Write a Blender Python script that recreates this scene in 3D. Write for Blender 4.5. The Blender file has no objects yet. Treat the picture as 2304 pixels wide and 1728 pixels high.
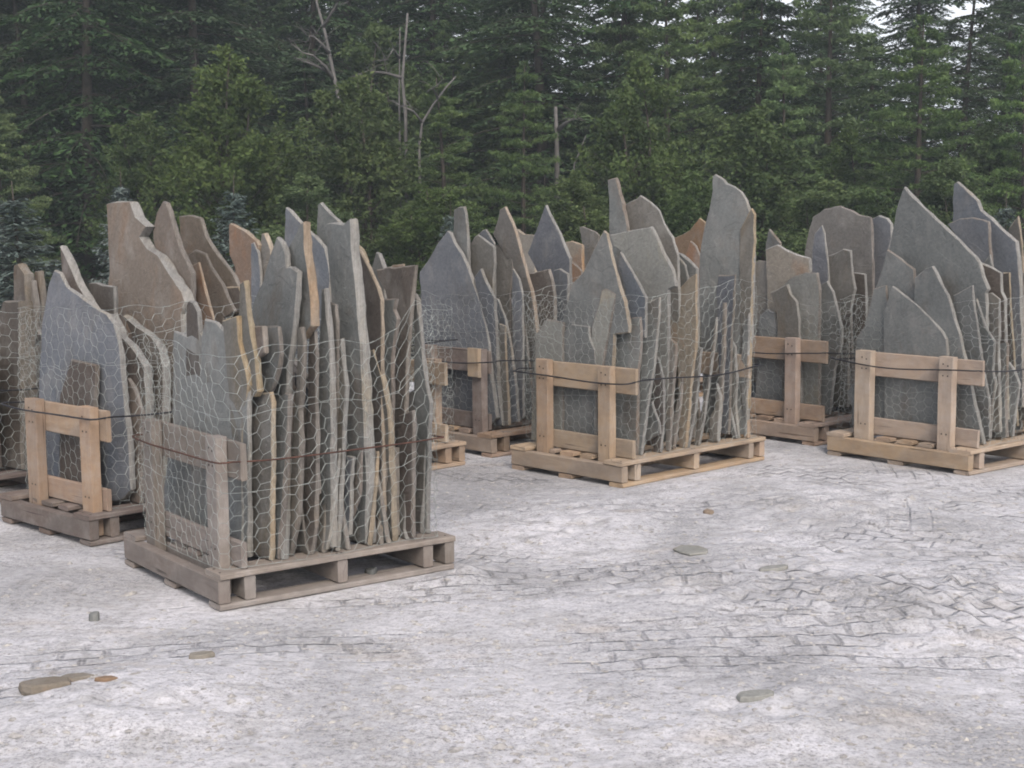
import bpy, bmesh, math, random
import numpy as np
from mathutils import Vector
random.seed(7)
RNG = np.random.default_rng(11)
R = math.radians
S = bpy.context.scene
COL = S.collection

# ------------------------------------------------------------------ camera
F, PITCH, ROLL, CAMH = 3244.5, 0.11705, -0.00899, 1.412
cam_d = bpy.data.cameras.new("camera"); cam = bpy.data.objects.new("camera", cam_d); COL.objects.link(cam)
cp, sp, cr, sr = math.cos(PITCH), math.sin(PITCH), math.cos(ROLL), math.sin(ROLL)
FW = np.array([0, cp, -sp]); r0 = np.array([1., 0, 0]); u0 = np.array([0, sp, cp])
RT = cr*r0+sr*u0; UP = -sr*r0+cr*u0; CO = np.array([0, 0, CAMH])
from mathutils import Matrix
cam.matrix_world = Matrix(((RT[0], UP[0], -FW[0], 0), (RT[1], UP[1], -FW[1], 0), (RT[2], UP[2], -FW[2], CAMH), (0, 0, 0, 1)))
cam_d.sensor_width = 36; cam_d.lens = 36*F/2304; cam_d.clip_start = 0.05; cam_d.clip_end = 900
S.camera = cam
S.cycles.filter_width = 1.9
S.render.resolution_x = 1024; S.render.resolution_y = 768

# ------------------------------------------------------------------ light
SUN_EL, SUN_AZ = 42, 166          # azimuth clockwise from +Y; light comes from behind, right of the camera
w = bpy.data.worlds.new("World"); S.world = w; w.use_nodes = True
nt = w.node_tree; bg = nt.nodes['Background']
sky = nt.nodes.new('ShaderNodeTexSky'); sky.sky_type = 'NISHITA'; sky.sun_disc = False
sky.sun_elevation = R(SUN_EL); sky.sun_rotation = R(SUN_AZ); sky.dust_density = 6.0; sky.air_density = 0.75; sky.ozone_density = 1.0
tcw = nt.nodes.new('ShaderNodeTexCoord'); spw = nt.nodes.new('ShaderNodeSeparateXYZ'); nt.links.new(tcw.outputs['Generated'], spw.inputs[0])
cn = nt.nodes.new('ShaderNodeTexNoise'); cn.inputs['Scale'].default_value = 3.2; cn.inputs['Detail'].default_value = 6; nt.links.new(tcw.outputs['Generated'], cn.inputs['Vector'])
cm = nt.nodes.new('ShaderNodeMath'); cm.operation = 'MULTIPLY_ADD'; nt.links.new(cn.outputs['Fac'], cm.inputs[0]); cm.inputs[1].default_value = -.35; nt.links.new(spw.outputs['Z'], cm.inputs[2])
cr_ = nt.nodes.new('ShaderNodeMapRange'); nt.links.new(cm.outputs[0], cr_.inputs[0]); cr_.inputs['From Min'].default_value = .02; cr_.inputs['From Max'].default_value = .32; cr_.inputs['To Min'].default_value = .85; cr_.inputs['To Max'].default_value = .15
cx_ = nt.nodes.new('ShaderNodeMix'); cx_.data_type = 'RGBA'; nt.links.new(cr_.outputs[0], cx_.inputs[0]); nt.links.new(sky.outputs[0], cx_.inputs[6]); cx_.inputs[7].default_value = (7.2, 7.4, 7.8, 1)
nt.links.new(cx_.outputs[2], bg.inputs[0]); bg.inputs[1].default_value = 0.145
sd = bpy.data.lights.new("sun", 'SUN'); sun = bpy.data.objects.new("sun", sd); COL.objects.link(sun)
sd.energy = 1.1; sd.angle = R(25); sd.color = (1.0, 0.955, 0.90)
sv = Vector((math.sin(R(SUN_AZ))*math.cos(R(SUN_EL)), math.cos(R(SUN_AZ))*math.cos(R(SUN_EL)), math.sin(R(SUN_EL))))
sun.rotation_euler = sv.to_track_quat('Z', 'Y').to_euler()
S.view_settings.view_transform = 'Standard'; S.view_settings.look = 'None'; S.view_settings.gamma = 1
S.view_settings.exposure = 0.6

# ------------------------------------------------------------------ helpers
def tag(o, label=None, cat=None, group=None, kind=None):
    if label: o['label'] = label
    if cat: o['category'] = cat
    if group: o['group'] = group
    if kind: o['kind'] = kind
    return o

def empty(name, loc):
    o = bpy.data.objects.new(name, None); COL.objects.link(o); o.location = loc; o.empty_display_size = .2
    return o

def mesh_obj(name, verts, faces, mats, parent=None, origin=None, midx=None, smooth=False):
    """verts in world space; origin/parent subtract so that the object sits at its base"""
    verts = np.asarray(verts, float)
    og = np.array(origin if origin is not None else (0, 0, 0), float)
    me = bpy.data.meshes.new(name)
    me.from_pydata((verts-og).tolist(), [], faces)
    for m in (mats if isinstance(mats, (list, tuple)) else [mats]): me.materials.append(m)
    if midx is not None: me.polygons.foreach_set('material_index', midx)
    if smooth: me.polygons.foreach_set('use_smooth', [True]*len(me.polygons))
    me.update()
    o = bpy.data.objects.new(name, me); COL.objects.link(o); o.location = og
    if parent is not None:
        o.parent = parent; o.location = og-np.array(parent.location)
    return o

def quads_mesh(name, V, mat):
    """V: (n,4,3) array -> mesh of n loose quads, fast"""
    n = len(V); me = bpy.data.meshes.new(name)
    me.vertices.add(n*4); me.vertices.foreach_set('co', V.reshape(-1).astype(np.float32))
    me.loops.add(n*4); me.loops.foreach_set('vertex_index', np.arange(n*4, dtype=np.int32))
    me.polygons.add(n); me.polygons.foreach_set('loop_start', np.arange(0, n*4, 4, dtype=np.int32))
    me.polygons.foreach_set('loop_total', np.full(n, 4, dtype=np.int32))
    me.materials.append(mat); me.update(calc_edges=True); me.validate()
    return me

def ray(px, py):
    return FW + RT*(px-1152)/F + UP*(864-py)/F
def ground_pt(px, py, z=0.):
    d = ray(px, py); t = (z-CAMH)/d[2]; return CO+d*t
def at_depth(px, py, Y):
    d = ray(px, py); return CO+d*(Y/d[1])
def project(P):
    d = np.asarray(P)-CO; z = d@FW
    return np.array([1152+F*(d@RT)/z, 864-F*(d@UP)/z])

def tube(path, radii, sides=6, cap=True):
    P = np.asarray(path, float); n = len(P); V = []; Fc = []
    T = np.gradient(P, axis=0); T /= np.linalg.norm(T, axis=1)[:, None]+1e-9
    ref = np.array([0, 0, 1.]) if abs(T[0][2]) < .9 else np.array([1., 0, 0])
    for i in range(n):
        a = np.cross(T[i], ref); a /= np.linalg.norm(a)+1e-9; b = np.cross(T[i], a)
        r = radii[i] if hasattr(radii, '__len__') else radii
        for k in range(sides):
            t = 2*math.pi*k/sides; V.append(P[i]+r*(math.cos(t)*a+math.sin(t)*b))
    for i in range(n-1):
        for k in range(sides):
            Fc.append((i*sides+k, i*sides+(k+1) % sides, (i+1)*sides+(k+1) % sides, (i+1)*sides+k))
    if cap:
        Fc.append(tuple(range(sides))[::-1]); Fc.append(tuple((n-1)*sides+k for k in range(sides)))
    return V, Fc
class Acc:
    def __init__(s): s.V = []; s.F = []
    def add(s, VF):
        o = len(s.V); s.V += list(VF[0]); s.F += [tuple(i+o for i in f) for f in VF[1]]

# ------------------------------------------------------------------ materials
def mat_new(name):
    m = bpy.data.materials.new(name); m.use_nodes = True
    n = m.node_tree; b = n.nodes['Principled BSDF']; b.inputs['Roughness'].default_value = .9
    b.inputs['Specular IOR Level'].default_value = .2
    return m, n, b
def N(n, t, **k):
    x = n.nodes.new(t)
    for a, v in k.items():
        if a.startswith('i_'): x.inputs[a[2:].replace('_', ' ')].default_value = v
        else: setattr(x, a, v)
    return x
def ramp(n, fac, stops):
    r = n.nodes.new('ShaderNodeValToRGB'); n.links.new(fac, r.inputs[0])
    e = r.color_ramp.elements
    while len(e) < len(stops): e.new(.5)
    for el, (p, c) in zip(e, stops):
        el.position = p; el.color = (*c, 1) if len(c) == 3 else c
    return r.outputs[0]
def noise(n, scale, detail=6, rough=.6, vec=None, dist=0):
    x = N(n, 'ShaderNodeTexNoise'); x.inputs['Scale'].default_value = scale; x.inputs['Detail'].default_value = detail
    x.inputs['Roughness'].default_value = rough; x.inputs['Distortion'].default_value = dist
    if vec is not None: n.links.new(vec, x.inputs['Vector'])
    return x.outputs['Fac']
def mapping(n, scale=(1, 1, 1), rot=(0, 0, 0), coord='Object'):
    tc = N(n, 'ShaderNodeTexCoord'); mp = N(n, 'ShaderNodeMapping')
    n.links.new(tc.outputs[coord], mp.inputs[0]); mp.inputs['Scale'].default_value = scale; mp.inputs['Rotation'].default_value = rot
    return mp.outputs[0]
def mix(n, fac, a, b, mode='MIX'):
    x = N(n, 'ShaderNodeMix', data_type='RGBA', blend_type=mode)
    for s, v in ((0, fac), (6, a), (7, b)):
        if isinstance(v, (float, int)): x.inputs[s].default_value = v
        elif isinstance(v, tuple): x.inputs[s].default_value = (*v, 1) if len(v) == 3 else v
        else: n.links.new(v, x.inputs[s])
    return x.outputs[2]
def bump(n, b, h, strength, dist, prev=None):
    x = N(n, 'ShaderNodeBump'); x.inputs['Strength'].default_value = strength; x.inputs['Distance'].default_value = dist
    n.links.new(h, x.inputs['Height'])
    if prev is not None: n.links.new(prev, x.inputs['Normal'])
    n.links.new(x.outputs[0], b.inputs['Normal']); return x.outputs[0]
def hue_vary(n, col, amt_v=.35, amt_h=.03, amt_s=.3, mid=1.):
    oi = N(n, 'ShaderNodeObjectInfo'); h = N(n, 'ShaderNodeHueSaturation'); wn = N(n, 'ShaderNodeTexWhiteNoise'); wn.noise_dimensions = '1D'
    n.links.new(oi.outputs['Random'], wn.inputs['W']); sep = N(n, 'ShaderNodeSeparateColor'); n.links.new(wn.outputs['Color'], sep.inputs[0])
    for ch, sock, amt, c in ((0, 'Hue', amt_h, .5), (1, 'Saturation', amt_s, 1.), (2, 'Value', amt_v, mid)):
        mr = N(n, 'ShaderNodeMapRange'); n.links.new(sep.outputs[ch], mr.inputs[0])
        mr.inputs['To Min'].default_value = c-amt/2; mr.inputs['To Max'].default_value = c+amt/2
        n.links.new(mr.outputs[0], h.inputs[sock])
    n.links.new(col, h.inputs['Color']); return h.outputs[0]

def stone_mat(name, c1, c2, stain, edge=False):
    m, n, b = mat_new(name)
    v = mapping(n, (1, 1, 1)); vs = mapping(n, (1.3, 1.3, .8), (0, R(25), 0))
    # offset per object
    oi = N(n, 'ShaderNodeObjectInfo'); ad = N(n, 'ShaderNodeVectorMath', operation='ADD'); ml = N(n, 'ShaderNodeVectorMath', operation='SCALE')
    cx = N(n, 'ShaderNodeCombineXYZ'); n.links.new(oi.outputs['Random'], cx.inputs[0]); n.links.new(oi.outputs['Random'], cx.inputs[2])
    n.links.new(cx.outputs[0], ml.inputs[0]); ml.inputs['Scale'].default_value = 37.
    n.links.new(v, ad.inputs[0]); n.links.new(ml.outputs[0], ad.inputs[1]); v = ad.outputs[0]
    ad2 = N(n, 'ShaderNodeVectorMath', operation='ADD'); n.links.new(vs, ad2.inputs[0]); n.links.new(ml.outputs[0], ad2.inputs[1]); vs = ad2.outputs[0]
    big = noise(n, 2.3, 5, .55, v, .6)
    col = ramp(n, big, [(.32, c1), (.68, c2)])
    st = noise(n, 3.1, 8, .68, vs, .4)
    stf = ramp(n, st, [(.52, (0, 0, 0)), (.72, (1, 1, 1))])
    col = mix(n, stf, col, stain)
    fine = noise(n, 60, 4, .7, v)
    col = mix(n, .55, col, ramp(n, fine, [(.3, (.62, .62, .62)), (.7, (1.25, 1.25, 1.25))]), 'MULTIPLY')
    dust = noise(n, 7, 6, .6, vs)
    df = ramp(n, dust, [(.5, (0, 0, 0)), (.8, (.45, .45, .45))])
    col = mix(n, df, col, (.40, .39, .37))
    col = hue_vary(n, col, .26 if not edge else .2, .02, .35, .74 if not edge else .82)
    n.links.new(col, b.inputs['Base Color'])
    mid = noise(n, 14, 7, .62, vs, .8)
    p = bump(n, b, mid, .35, .008)
    stp = ramp(n, noise(n, 3.2, 5, .6, v, 1.2), [(.44, (0, 0, 0)), (.455, (.5, .5, .5)), (.56, (.5, .5, .5)), (.575, (1, 1, 1))]); p = bump(n, b, stp, .5 if not edge else 0., .005, p)
    if edge:
        lay = noise(n, 1., 6, .75, mapping(n, (95, 5, 5), (0, 0, -.71))); p = bump(n, b, lay, .8, .008, p)
        col = mix(n, .6, col, ramp(n, lay, [(.35, (.55, .54, .52)), (.6, (1.1, 1.1, 1.1))]), 'MULTIPLY'); n.links.new(col, b.inputs['Base Color'])
    bump(n, b, fine, .35, .003, p)
    b.inputs['Roughness'].default_value = .85
    return m
STONE = {
 'blue':  stone_mat('bluestone', (.15, .165, .19), (.19, .20, .22), (.15, .15, .15)),
 'grey':  stone_mat('grey_flagstone', (.172, .182, .18), (.215, .225, .22), (.16, .14, .12)),
 'brown': stone_mat('brown_flagstone', (.17, .162, .148), (.208, .199, .182), (.20, .165, .125)),
 'umber': stone_mat('umber_flagstone', (.19, .163, .138), (.225, .195, .168), (.24, .165, .115)),
 'dark':  stone_mat('dark_flagstone', (.11, .098, .09), (.15, .13, .115), (.13, .1, .08)),
 'tan':   stone_mat('tan_flagstone', (.25, .225, .185), (.30, .27, .225), (.3, .2, .13)),
 'light': stone_mat('pale_flagstone', (.26, .265, .25), (.32, .32, .29), (.33, .29, .2)),
 'orange':stone_mat('rust_flagstone', (.23, .165, .12), (.27, .20, .145), (.30, .17, .09)),
}
EDGE = {
 'cool': stone_mat('split_stone_edge', (.23, .23, .225), (.30, .295, .28), (.3, .27, .22), True),
 'warm': stone_mat('buff_stone_edge', (.30, .25, .19), (.37, .315, .245), (.36, .25, .15), True),
 'dim':  stone_mat('dull_stone_edge', (.175, .16, .145), (.23, .21, .19), (.2, .16, .12), True),
}
def wood_mat(name, c1, c2, knot):
    m, n, b = mat_new(name)
    # grain follows the longest direction of the board: generated coordinates along local axes are stored in the UV map
    tc = N(n, 'ShaderNodeUVMap'); mp = N(n, 'ShaderNodeMapping'); n.links.new(tc.outputs[0], mp.inputs[0]); mp.inputs['Scale'].default_value = (2.5, 26, 1)
    g = noise(n, 1.6, 7, .65, mp.outputs[0], 1.2)
    col = ramp(n, g, [(.25, c1), (.75, c2)])
    mp2 = N(n, 'ShaderNodeMapping'); n.links.new(tc.outputs[0], mp2.inputs[0]); mp2.inputs['Scale'].default_value = (3, 7, 1)
    k = noise(n, 2.2, 4, .5, mp2.outputs[0])
    col = mix(n, ramp(n, k, [(.62, (0, 0, 0)), (.78, (.8, .8, .8))]), col, knot)
    d = noise(n, 9, 6, .7, mapping(n))
    col = mix(n, ramp(n, d, [(.45, (0, 0, 0)), (.75, (.55, .55, .55))]), col, (.36, .34, .32))
    n.links.new(hue_vary(n, col, .25, .012, .3), b.inputs['Base Color'])
    d2 = noise(n, 3.3, 7, .65, mapping(n, (1, 1, 1.6))); col2 = mix(n, ramp(n, d2, [(.46, (0, 0, 0)), (.66, (.75, .75, .75))]), col, tuple(c*.62+.05 for c in c1))
    spl = noise(n, 1., 3, .5, None); mp3 = N(n, 'ShaderNodeMapping'); n.links.new(tc.outputs[0], mp3.inputs[0]); mp3.inputs['Scale'].default_value = (1.2, 60, 1); spl = noise(n, 1.5, 3, .5, mp3.outputs[0])
    col2 = mix(n, ramp(n, spl, [(.66, (0, 0, 0)), (.70, (.8, .8, .8))]), col2, tuple(c*.35 for c in c1))
    n.links.new(hue_vary(n, col2, .3, .014, .4, .88), b.inputs['Base Color'])
    p = bump(n, b, g, .6, .005); bump(n, b, d, .4, .004, p)
    return m
WOOD_NEW = wood_mat('fresh_sawn_wood', (.30, .225, .165), (.43, .34, .255), (.25, .165, .11))
WOOD_OLD = wood_mat('weathered_wood', (.175, .15, .132), (.26, .228, .205), (.12, .10, .085))
WOOD_DARK = wood_mat('damp_weathered_wood', (.13, .10, .085), (.2, .16, .14), (.10, .07, .055))
WOOD_MID = wood_mat('dull_sawn_wood', (.25, .18, .135), (.36, .27, .2), (.2, .13, .09))

def plain(name, col, rough=.6, metal=0., vary=None):
    m, n, b = mat_new(name); b.inputs['Roughness'].default_value = rough; b.inputs['Metallic'].default_value = metal
    if vary:
        f = noise(n, vary[0], 5, .6, mapping(n)); n.links.new(ramp(n, f, [(.35, col), (.65, vary[1])]), b.inputs['Base Color'])
    else: b.inputs['Base Color'].default_value = (*col, 1)
    return m
WIRE = plain('galvanised_wire', (.34, .37, .36), .6, .2, (9, (.24, .26, .25)))
STRAP_RUST = plain('rusty_band', (.05, .028, .024), .85, .1, (20, (.10, .05, .038)))
STRAP_BLACK = plain('black_band', (.02, .02, .024), .5, .2, (20, (.035, .035, .04)))

# ------------------------------------------------------------------ ground
def smooth_noise(x, y, s, seed):
    """cheap value noise, vectorised"""
    r = np.random.default_rng(seed); G = r.random((256, 256))
    xs, ys = x/s, y/s; xi = np.floor(xs).astype(int); yi = np.floor(ys).astype(int); fx = xs-xi; fy = ys-yi
    fx = fx*fx*(3-2*fx); fy = fy*fy*(3-2*fy)
    a = G[xi % 256, yi % 256]; b = G[(xi+1) % 256, yi % 256]; c = G[xi % 256, (yi+1) % 256]; d = G[(xi+1) % 256, (yi+1) % 256]
    return (a*(1-fx)+b*fx)*(1-fy)+(c*(1-fx)+d*fx)*fy-.5
# tyre tracks: circle arcs (cx, cy, radius, half width, block length, block width, seed)
TRACKS = [(-6., -9.5, 17.2, .30, .12, .085, 1), (-6., -9.5, 16.3, .30, .12, .085, 2), (30., 30., 36.2, .30, .13, .09, 3),
          (2.2, -14., 18.7, .34, .14, .10, 5), (2.2, -14., 19.6, .32, .13, .09, 6), (-22., 12., 24.6, .33, .12, .09, 7), (-14, -3., 17.6, .3, .12, .08, 8), (5., -22., 29.2, .33, .13, .09, 10)]
MOUNDS = [(1022, 1290, .16, .05), (812, 1312, .10, .05), (1600, 1330, .5, .035), (1900, 1150, .7, .04), (1250, 1180, .5, .03), (300, 1600, .35, .035), (1750, 1590, .45, .03), (700, 1280, .2, .02), (2100, 1350, .5, .04)]
def terrain(x, y):
    z = .05*smooth_noise(x+40, y+40, 1.3, 1)+.016*smooth_noise(x+40, y+40, .45, 2)+.006*smooth_noise(x+40, y+40, .17, 3)+.004*smooth_noise(x+40, y+40, .06, 4)+.005*smooth_noise(x+40, y+40, .028, 5)
    for cx, cy, rad, hw, bl, bw, sd_ in TRACKS:
        dx, dy = x-cx, y-cy; r = np.hypot(dx, dy); t = r-rad+.05*smooth_noise(x+40, y+40, .6, 20+sd_); s = np.arctan2(dy, dx)*rad
        inside = np.clip((hw-np.abs(t))/.05, 0, 1)
        row = np.floor((t+hw)/bw); ss = s/bl+.5*(row % 2)+.15*smooth_noise(s+90, row*3.7+50, .5, 60+sd_)
        fs = np.abs(ss-np.floor(ss)-.5)*2; ft = np.abs((t+hw)/bw-row-.5)*2
        blk = np.clip((1-np.maximum(fs, ft))/.28, 0, 1); blk = blk*blk*(3-2*blk)
        m = np.clip((smooth_noise(x+40, y+40, .8, 30+sd_)+.5-.30)/.25, 0, 1)
        z = z-inside*m*.004
    for px, py, rad, h in MOUNDS:
        c = ground_pt(px, py); z = z+h*np.exp(-((x-c[0])**2+(y-c[1])**2)/(rad*rad))*(1+.8*smooth_noise(x+40, y+40, .07, 44))
    return z
def pallet_flat(x, y):
    m = np.zeros_like(x)
    for p in PALLETS.values():
        dx, dy = x-p['o'][0], y-p['o'][1]
        a = dx*p['u'][0]+dy*p['u'][1]; b = dx*p['v'][0]+dy*p['v'][1]
        d = np.maximum(np.maximum(-a, a-p['L']), np.maximum(-b, b-p['W']))
        m = np.maximum(m, np.clip(1-d/.12, 0, 1))
    return m

# ------------------------------------------------------------------ pallets
PALLETS = {}
def pallet(k, x, y, th, L, W, top, wood, uw=(.135, .225, .60, .69)):
    v = np.array([math.cos(th), math.sin(th), 0]); u = np.array([-math.sin(th), math.cos(th), 0])
    PALLETS[k] = dict(o=np.array([x, y, 0.]), u=u, v=v, L=L, W=W, top=top, wood=wood, uw=uw)
def corner_from(px, py, th, a, b, L, W):
    g = ground_pt(px, py); v = np.array([math.cos(th), math.sin(th), 0]); u = np.array([-math.sin(th), math.cos(th), 0])
    return g-a*L*u-b*W*v
pallet('A', -1.06, 5.063, .632, .91, 1.022, .61, WOOD_OLD, (.10, .19, .70, .79))
pallet('C', .565, 7.34, .75, .842, 1.205, .62, WOOD_NEW)
pallet('D', 2.437, 7.597, .678, .952, 1.13, .62, WOOD_NEW, (.15, .24, .69, .80))
pallet('B', -1.828, 6.11, .809, .80, 1.12, .59, WOOD_DARK, (.05, .14, .52, .62))
c = corner_from(1106.4, 1030.4, .74, 0, 0, 1, 1); pallet('E', c[0], c[1], .74, .9, 1.12, .62, WOOD_MID)
c = corner_from(1832, 1004.7, .70, 0, 0, 1, 1); pallet('F', c[0], c[1], .70, .9, 1.12, .64, WOOD_MID, (.19, .28, .68, .77))
c = corner_from(1048, 1046, .76, 0, 1, .9, 1.12); pallet('H', c[0], c[1], .76, .9, 1.12, .60, WOOD_NEW)
c = corner_from(-120, 1150, .80, 0, 0, 1, 1); pallet('I', c[0], c[1], .80, .9, 1.12, .62, WOOD_DARK)
c = corner_from(1325, 925, .70, 0, 0, 1, 1); pallet('J', c[0], c[1], .70, 1.0, 1.42, .62, WOOD_MID)
def PW(p, a, b, z):
    return p['o']+a*p['u']+b*p['v']+np.array([0, 0, z])

def board(name, p, a0, a1, b0, b1, z0, z1, m, parent, jit=.003, chip=False):
    """box in pallet coordinates, slightly worn; UV x runs along the longest side in metres"""
    ext = [a1-a0, b1-b0, z1-z0]; ax = int(np.argmax(ext)); n = max(3, int(ext[ax]/.12))
    oth = [i for i in range(3) if i != ax]; lo = np.array([a0, b0, z0]); hi = np.array([a1, b1, z1])
    V = []; Fc = []; uv = []; off = random.random()*9
    bow = [random.uniform(-jit, jit)*1.2 for _ in range(2)]
    bev = min(.004, ext[oth[0]]*.2, ext[oth[1]]*.2)
    ring = [(0, 1), (1, 0), (0, 0)]
    for i in range(n+1):
        t = i/n
        for (s0, s1, e0, e1) in ((0, 0, bev, 0), (1, 0, -bev, 0), (1, 0, 0, bev), (1, 1, 0, -bev), (1, 1, -bev, 0), (0, 1, bev, 0), (0, 1, 0, -bev), (0, 0, 0, bev)):
            q = np.zeros(3); q[ax] = lo[ax]+t*ext[ax]
            q[oth[0]] = (hi if s0 else lo)[oth[0]]+e0+bow[0]*math.sin(t*3.1)+random.uniform(-1, 1)*jit*.35
            q[oth[1]] = (hi if s1 else lo)[oth[1]]+e1+bow[1]*math.sin(t*3.1)*0+random.uniform(-1, 1)*jit*.2
            if i in (0, n): q[ax] += random.uniform(-1, 1)*jit*.8
            V.append(PW(p, *q))
    nr = 8; per = [0, .1, .1, .2, .2, .3, .3, .4]
    for i in range(n):
        for k in range(nr):
            Fc.append((i*nr+k, i*nr+(k+1) % nr, (i+1)*nr+(k+1) % nr, (i+1)*nr+k))
    Fc.append(tuple(range(nr))[::-1]); Fc.append(tuple(n*nr+k for k in range(nr)))
    org = PW(p, (a0+a1)/2, (b0+b1)/2, z0)
    o = mesh_obj(name, V, Fc, m, parent, org)
    me = o.data; ul = me.uv_layers.new(name='UVMap'); L_ = ext[ax]
    for poly in me.polygons:
        for li in poly.loop_indices:
            vi = me.loops[li].vertex_index; i, k = divmod(vi, nr)
            ul.data[li].uv = (i/n*L_+off, k*.035+off*3) if poly.loop_total == 4 else (off+k*.01, off*2+(k % 3)*.02)
    bm = bmesh.new(); bm.from_mesh(me); bmesh.ops.recalc_face_normals(bm, faces=bm.faces[:]); bm.to_mesh(me); bm.free()
    return o

NAIL = plain('nail_steel', (.06, .05, .045), .6, .5)
def nails(p, spots, parent, axis):
    V, Fc = [], []
    for a, b_, z in spots:
        o_ = len(V)
        for lift in (0, .0015):
            for i in range(6):
                c_, s_ = .0045*math.cos(i*math.pi/3), .0045*math.sin(i*math.pi/3)
                V.append(PW(p, a+c_, b_-lift, z+s_) if axis == 'v' else PW(p, a+c_, b_+s_, z+lift))
        Fc.append(tuple(o_+6+i for i in range(6))); Fc += [(o_+i, o_+(i+1) % 6, o_+6+(i+1) % 6, o_+6+i) for i in range(6)]
    return mesh_obj('nail_heads', V, Fc, NAIL, parent, PW(p, *spots[0]))
def build_pallet(k, label, frame=True, far=True, splice=False, wtop=None):
    p = PALLETS[k]; L, W, m = p['L'], p['W'], p['wood']; m2 = wtop or m
    e = empty('wooden_pallet', p['o']); tag(e, label, 'pallet', 'wooden pallets loaded with upright flagstones')
    for b0, b1 in ((0, .045), (.102, .147), (W/2-.022, W/2+.022), (W-.147, W-.102), (W-.045, W)):
        board('stringer', p, .004, L-.004, b0, b1, .026, .112, m, e)
    for a0, a1 in ((0, .095), (L/2-.05, L/2+.05), (L-.095, L)):
        board('bottom_board', p, a0, a1, .003, W-.003, .0, .022, m, e)
    for i, (a0, a1) in enumerate(((-.004, .13), (.265, .355), (.40, .50), (.545, .585 if p['uw'][2] < .65 else .64), (L-.12, L+.004))):
        board('deck_board', p, a0, a1, (0 if i in (0, 4) else .05)-.004+random.uniform(0, .01)+ (.052 if i in (1, 2, 3) and k == 'A' else 0), W+.002, .1125, .1345, m, e)
    uw = p['uw']; fm = m2
    if frame:
        z1 = p['top']
        for a0, a1 in ((uw[0], uw[1]), (uw[2], uw[3])):
            board('upright', p, a0, a1, .05, .098, .03, z1+random.uniform(-.004, .006), fm, e)
        board('rail', p, .0 if k != 'E' else uw[0], uw[3]+.02, .1005, .124, z1-.145, z1-.008, fm, e)
        board('rail', p, .02 if k != 'E' else uw[0], uw[3]-.01, .1005, .124, .138, .235, fm, e)
        if splice: board('upright', p, uw[0]-.0, uw[1]+.01, .022, .048, z1-.16, z1+.01, WOOD_NEW, e)
    if frame:
        sp_ = [(a_+da, .0495-(.0), z_) for a_ in (uw[0]+.03, uw[2]+.03) for da in (0, .03) for z_ in (p['top']-.045+da*.3, p['top']-.10, .20)]
        nails(p, sp_, e, 'v')
    nails(p, [(a_, b_+random.uniform(-.004, .004), .1348) for a_ in (.03, .095) for b_ in (.022, .125, W/2-.01, W/2+.012, W-.125, W-.022)], e, 'z')
    if far:
        for a0, a1 in ((uw[0], uw[1]), (uw[2], uw[3])):
            board('upright', p, a0, a1, W-.098, W-.05, .03, p['top'], fm, e)
        board('rail', p, .03, L-.1, W-.124, W-.1005, p['top']-.14, p['top']-.01, fm, e)
        board('rail', p, .03, L-.1, W-.124, W-.1005, .138, .24, fm, e)
    return e

ZM = {'a': (250, 400, .36166), 'c': (0, 400, .5123), 'e': (900, 400, .42194), 'm': (1150, 380, .27125), 'r': (1680, 380, .2821), 'L': (0, 560, .33708)}
def topx(zm, q):
    x0, y0, s = ZM[zm]; return (x0+q[0]*s, y0+q[1]*s)

def v_for_px(p, px, a, z):
    lo, hi = -3., 4.
    for _ in range(50):
        mid = (lo+hi)/2
        if project(PW(p, a, mid, z))[0] < px: lo = mid
        else: hi = mid
    return lo
REPORT = []
def chipped(poly, step, jit, seed):
    """subdivide the 2D outline; straight runs with small broken notches"""
    r = np.random.default_rng(seed); out = []; n = len(poly)
    for i in range(n):
        a, b = poly[i], poly[(i+1) % n]; d = np.linalg.norm(b-a); k = max(1, int(d/step)); nrm = np.array([-(b-a)[1], (b-a)[0]])/(d+1e-9)
        out.append(a+(r.random(2)-.5)*jit*.5); w_ = 0
        for j in range(1, k):
            if r.random() < .10: w_ = r.uniform(-2.0, .6)*jit
            out.append(a+(b-a)*((j+r.uniform(-.3, .3))/k)+nrm*(w_+(r.random()-.5)*jit*.6))
    return np.array(out)
def slab(k, zm, foot, tx, thick, stone, edge, label, pts, group=None):
    if k in 'BI' and stone == 'brown': stone = 'umber'
    p = PALLETS[k]; fx = topx(zm, (foot, 0))[0]; t_ = topx(zm, (tx, 0))[0]
    vb = v_for_px(p, fx, .06, .137); vt = v_for_px(p, t_, .06, 1.15); s = (vt-vb)/1.013
    s = max(-.16, min(.16, s)) if k == 'D' else max(-.2, min(.2, s))
    if vb < .24: vb = .142+(max(vb, 0)/.24)*.098
    vb = min(vb, p['W']-.13 if k in 'HC' else p['W']-.05)
    # plane: v = vb + s*(z-.137)
    nrm = p['v']-np.array([0, 0, s]); q0 = PW(p, 0, vb, .137)
    loc = []
    for q in pts:
        d = ray(*topx(zm, q)); t = (q0-CO)@nrm/(d@nrm); P = CO+d*t-p['o']
        a, z = P@p['u'], P[2]; loc.append((a, max(z, .138)))
    loc = np.array(loc); umin, umax = loc[:, 0].min(), loc[:, 0].max()
    REPORT.append((k, label[:30], round(vb, 2), round(s, 2), round(umin, 2), round(umax, 2), round(loc[:, 1].max(), 2)))
    loc[:, 0] = np.clip(loc[:, 0], .035, p['L']+.12)
    return slab_mesh(p, vb, s, loc, thick, stone, edge, label, group)
NS = [0]
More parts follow.
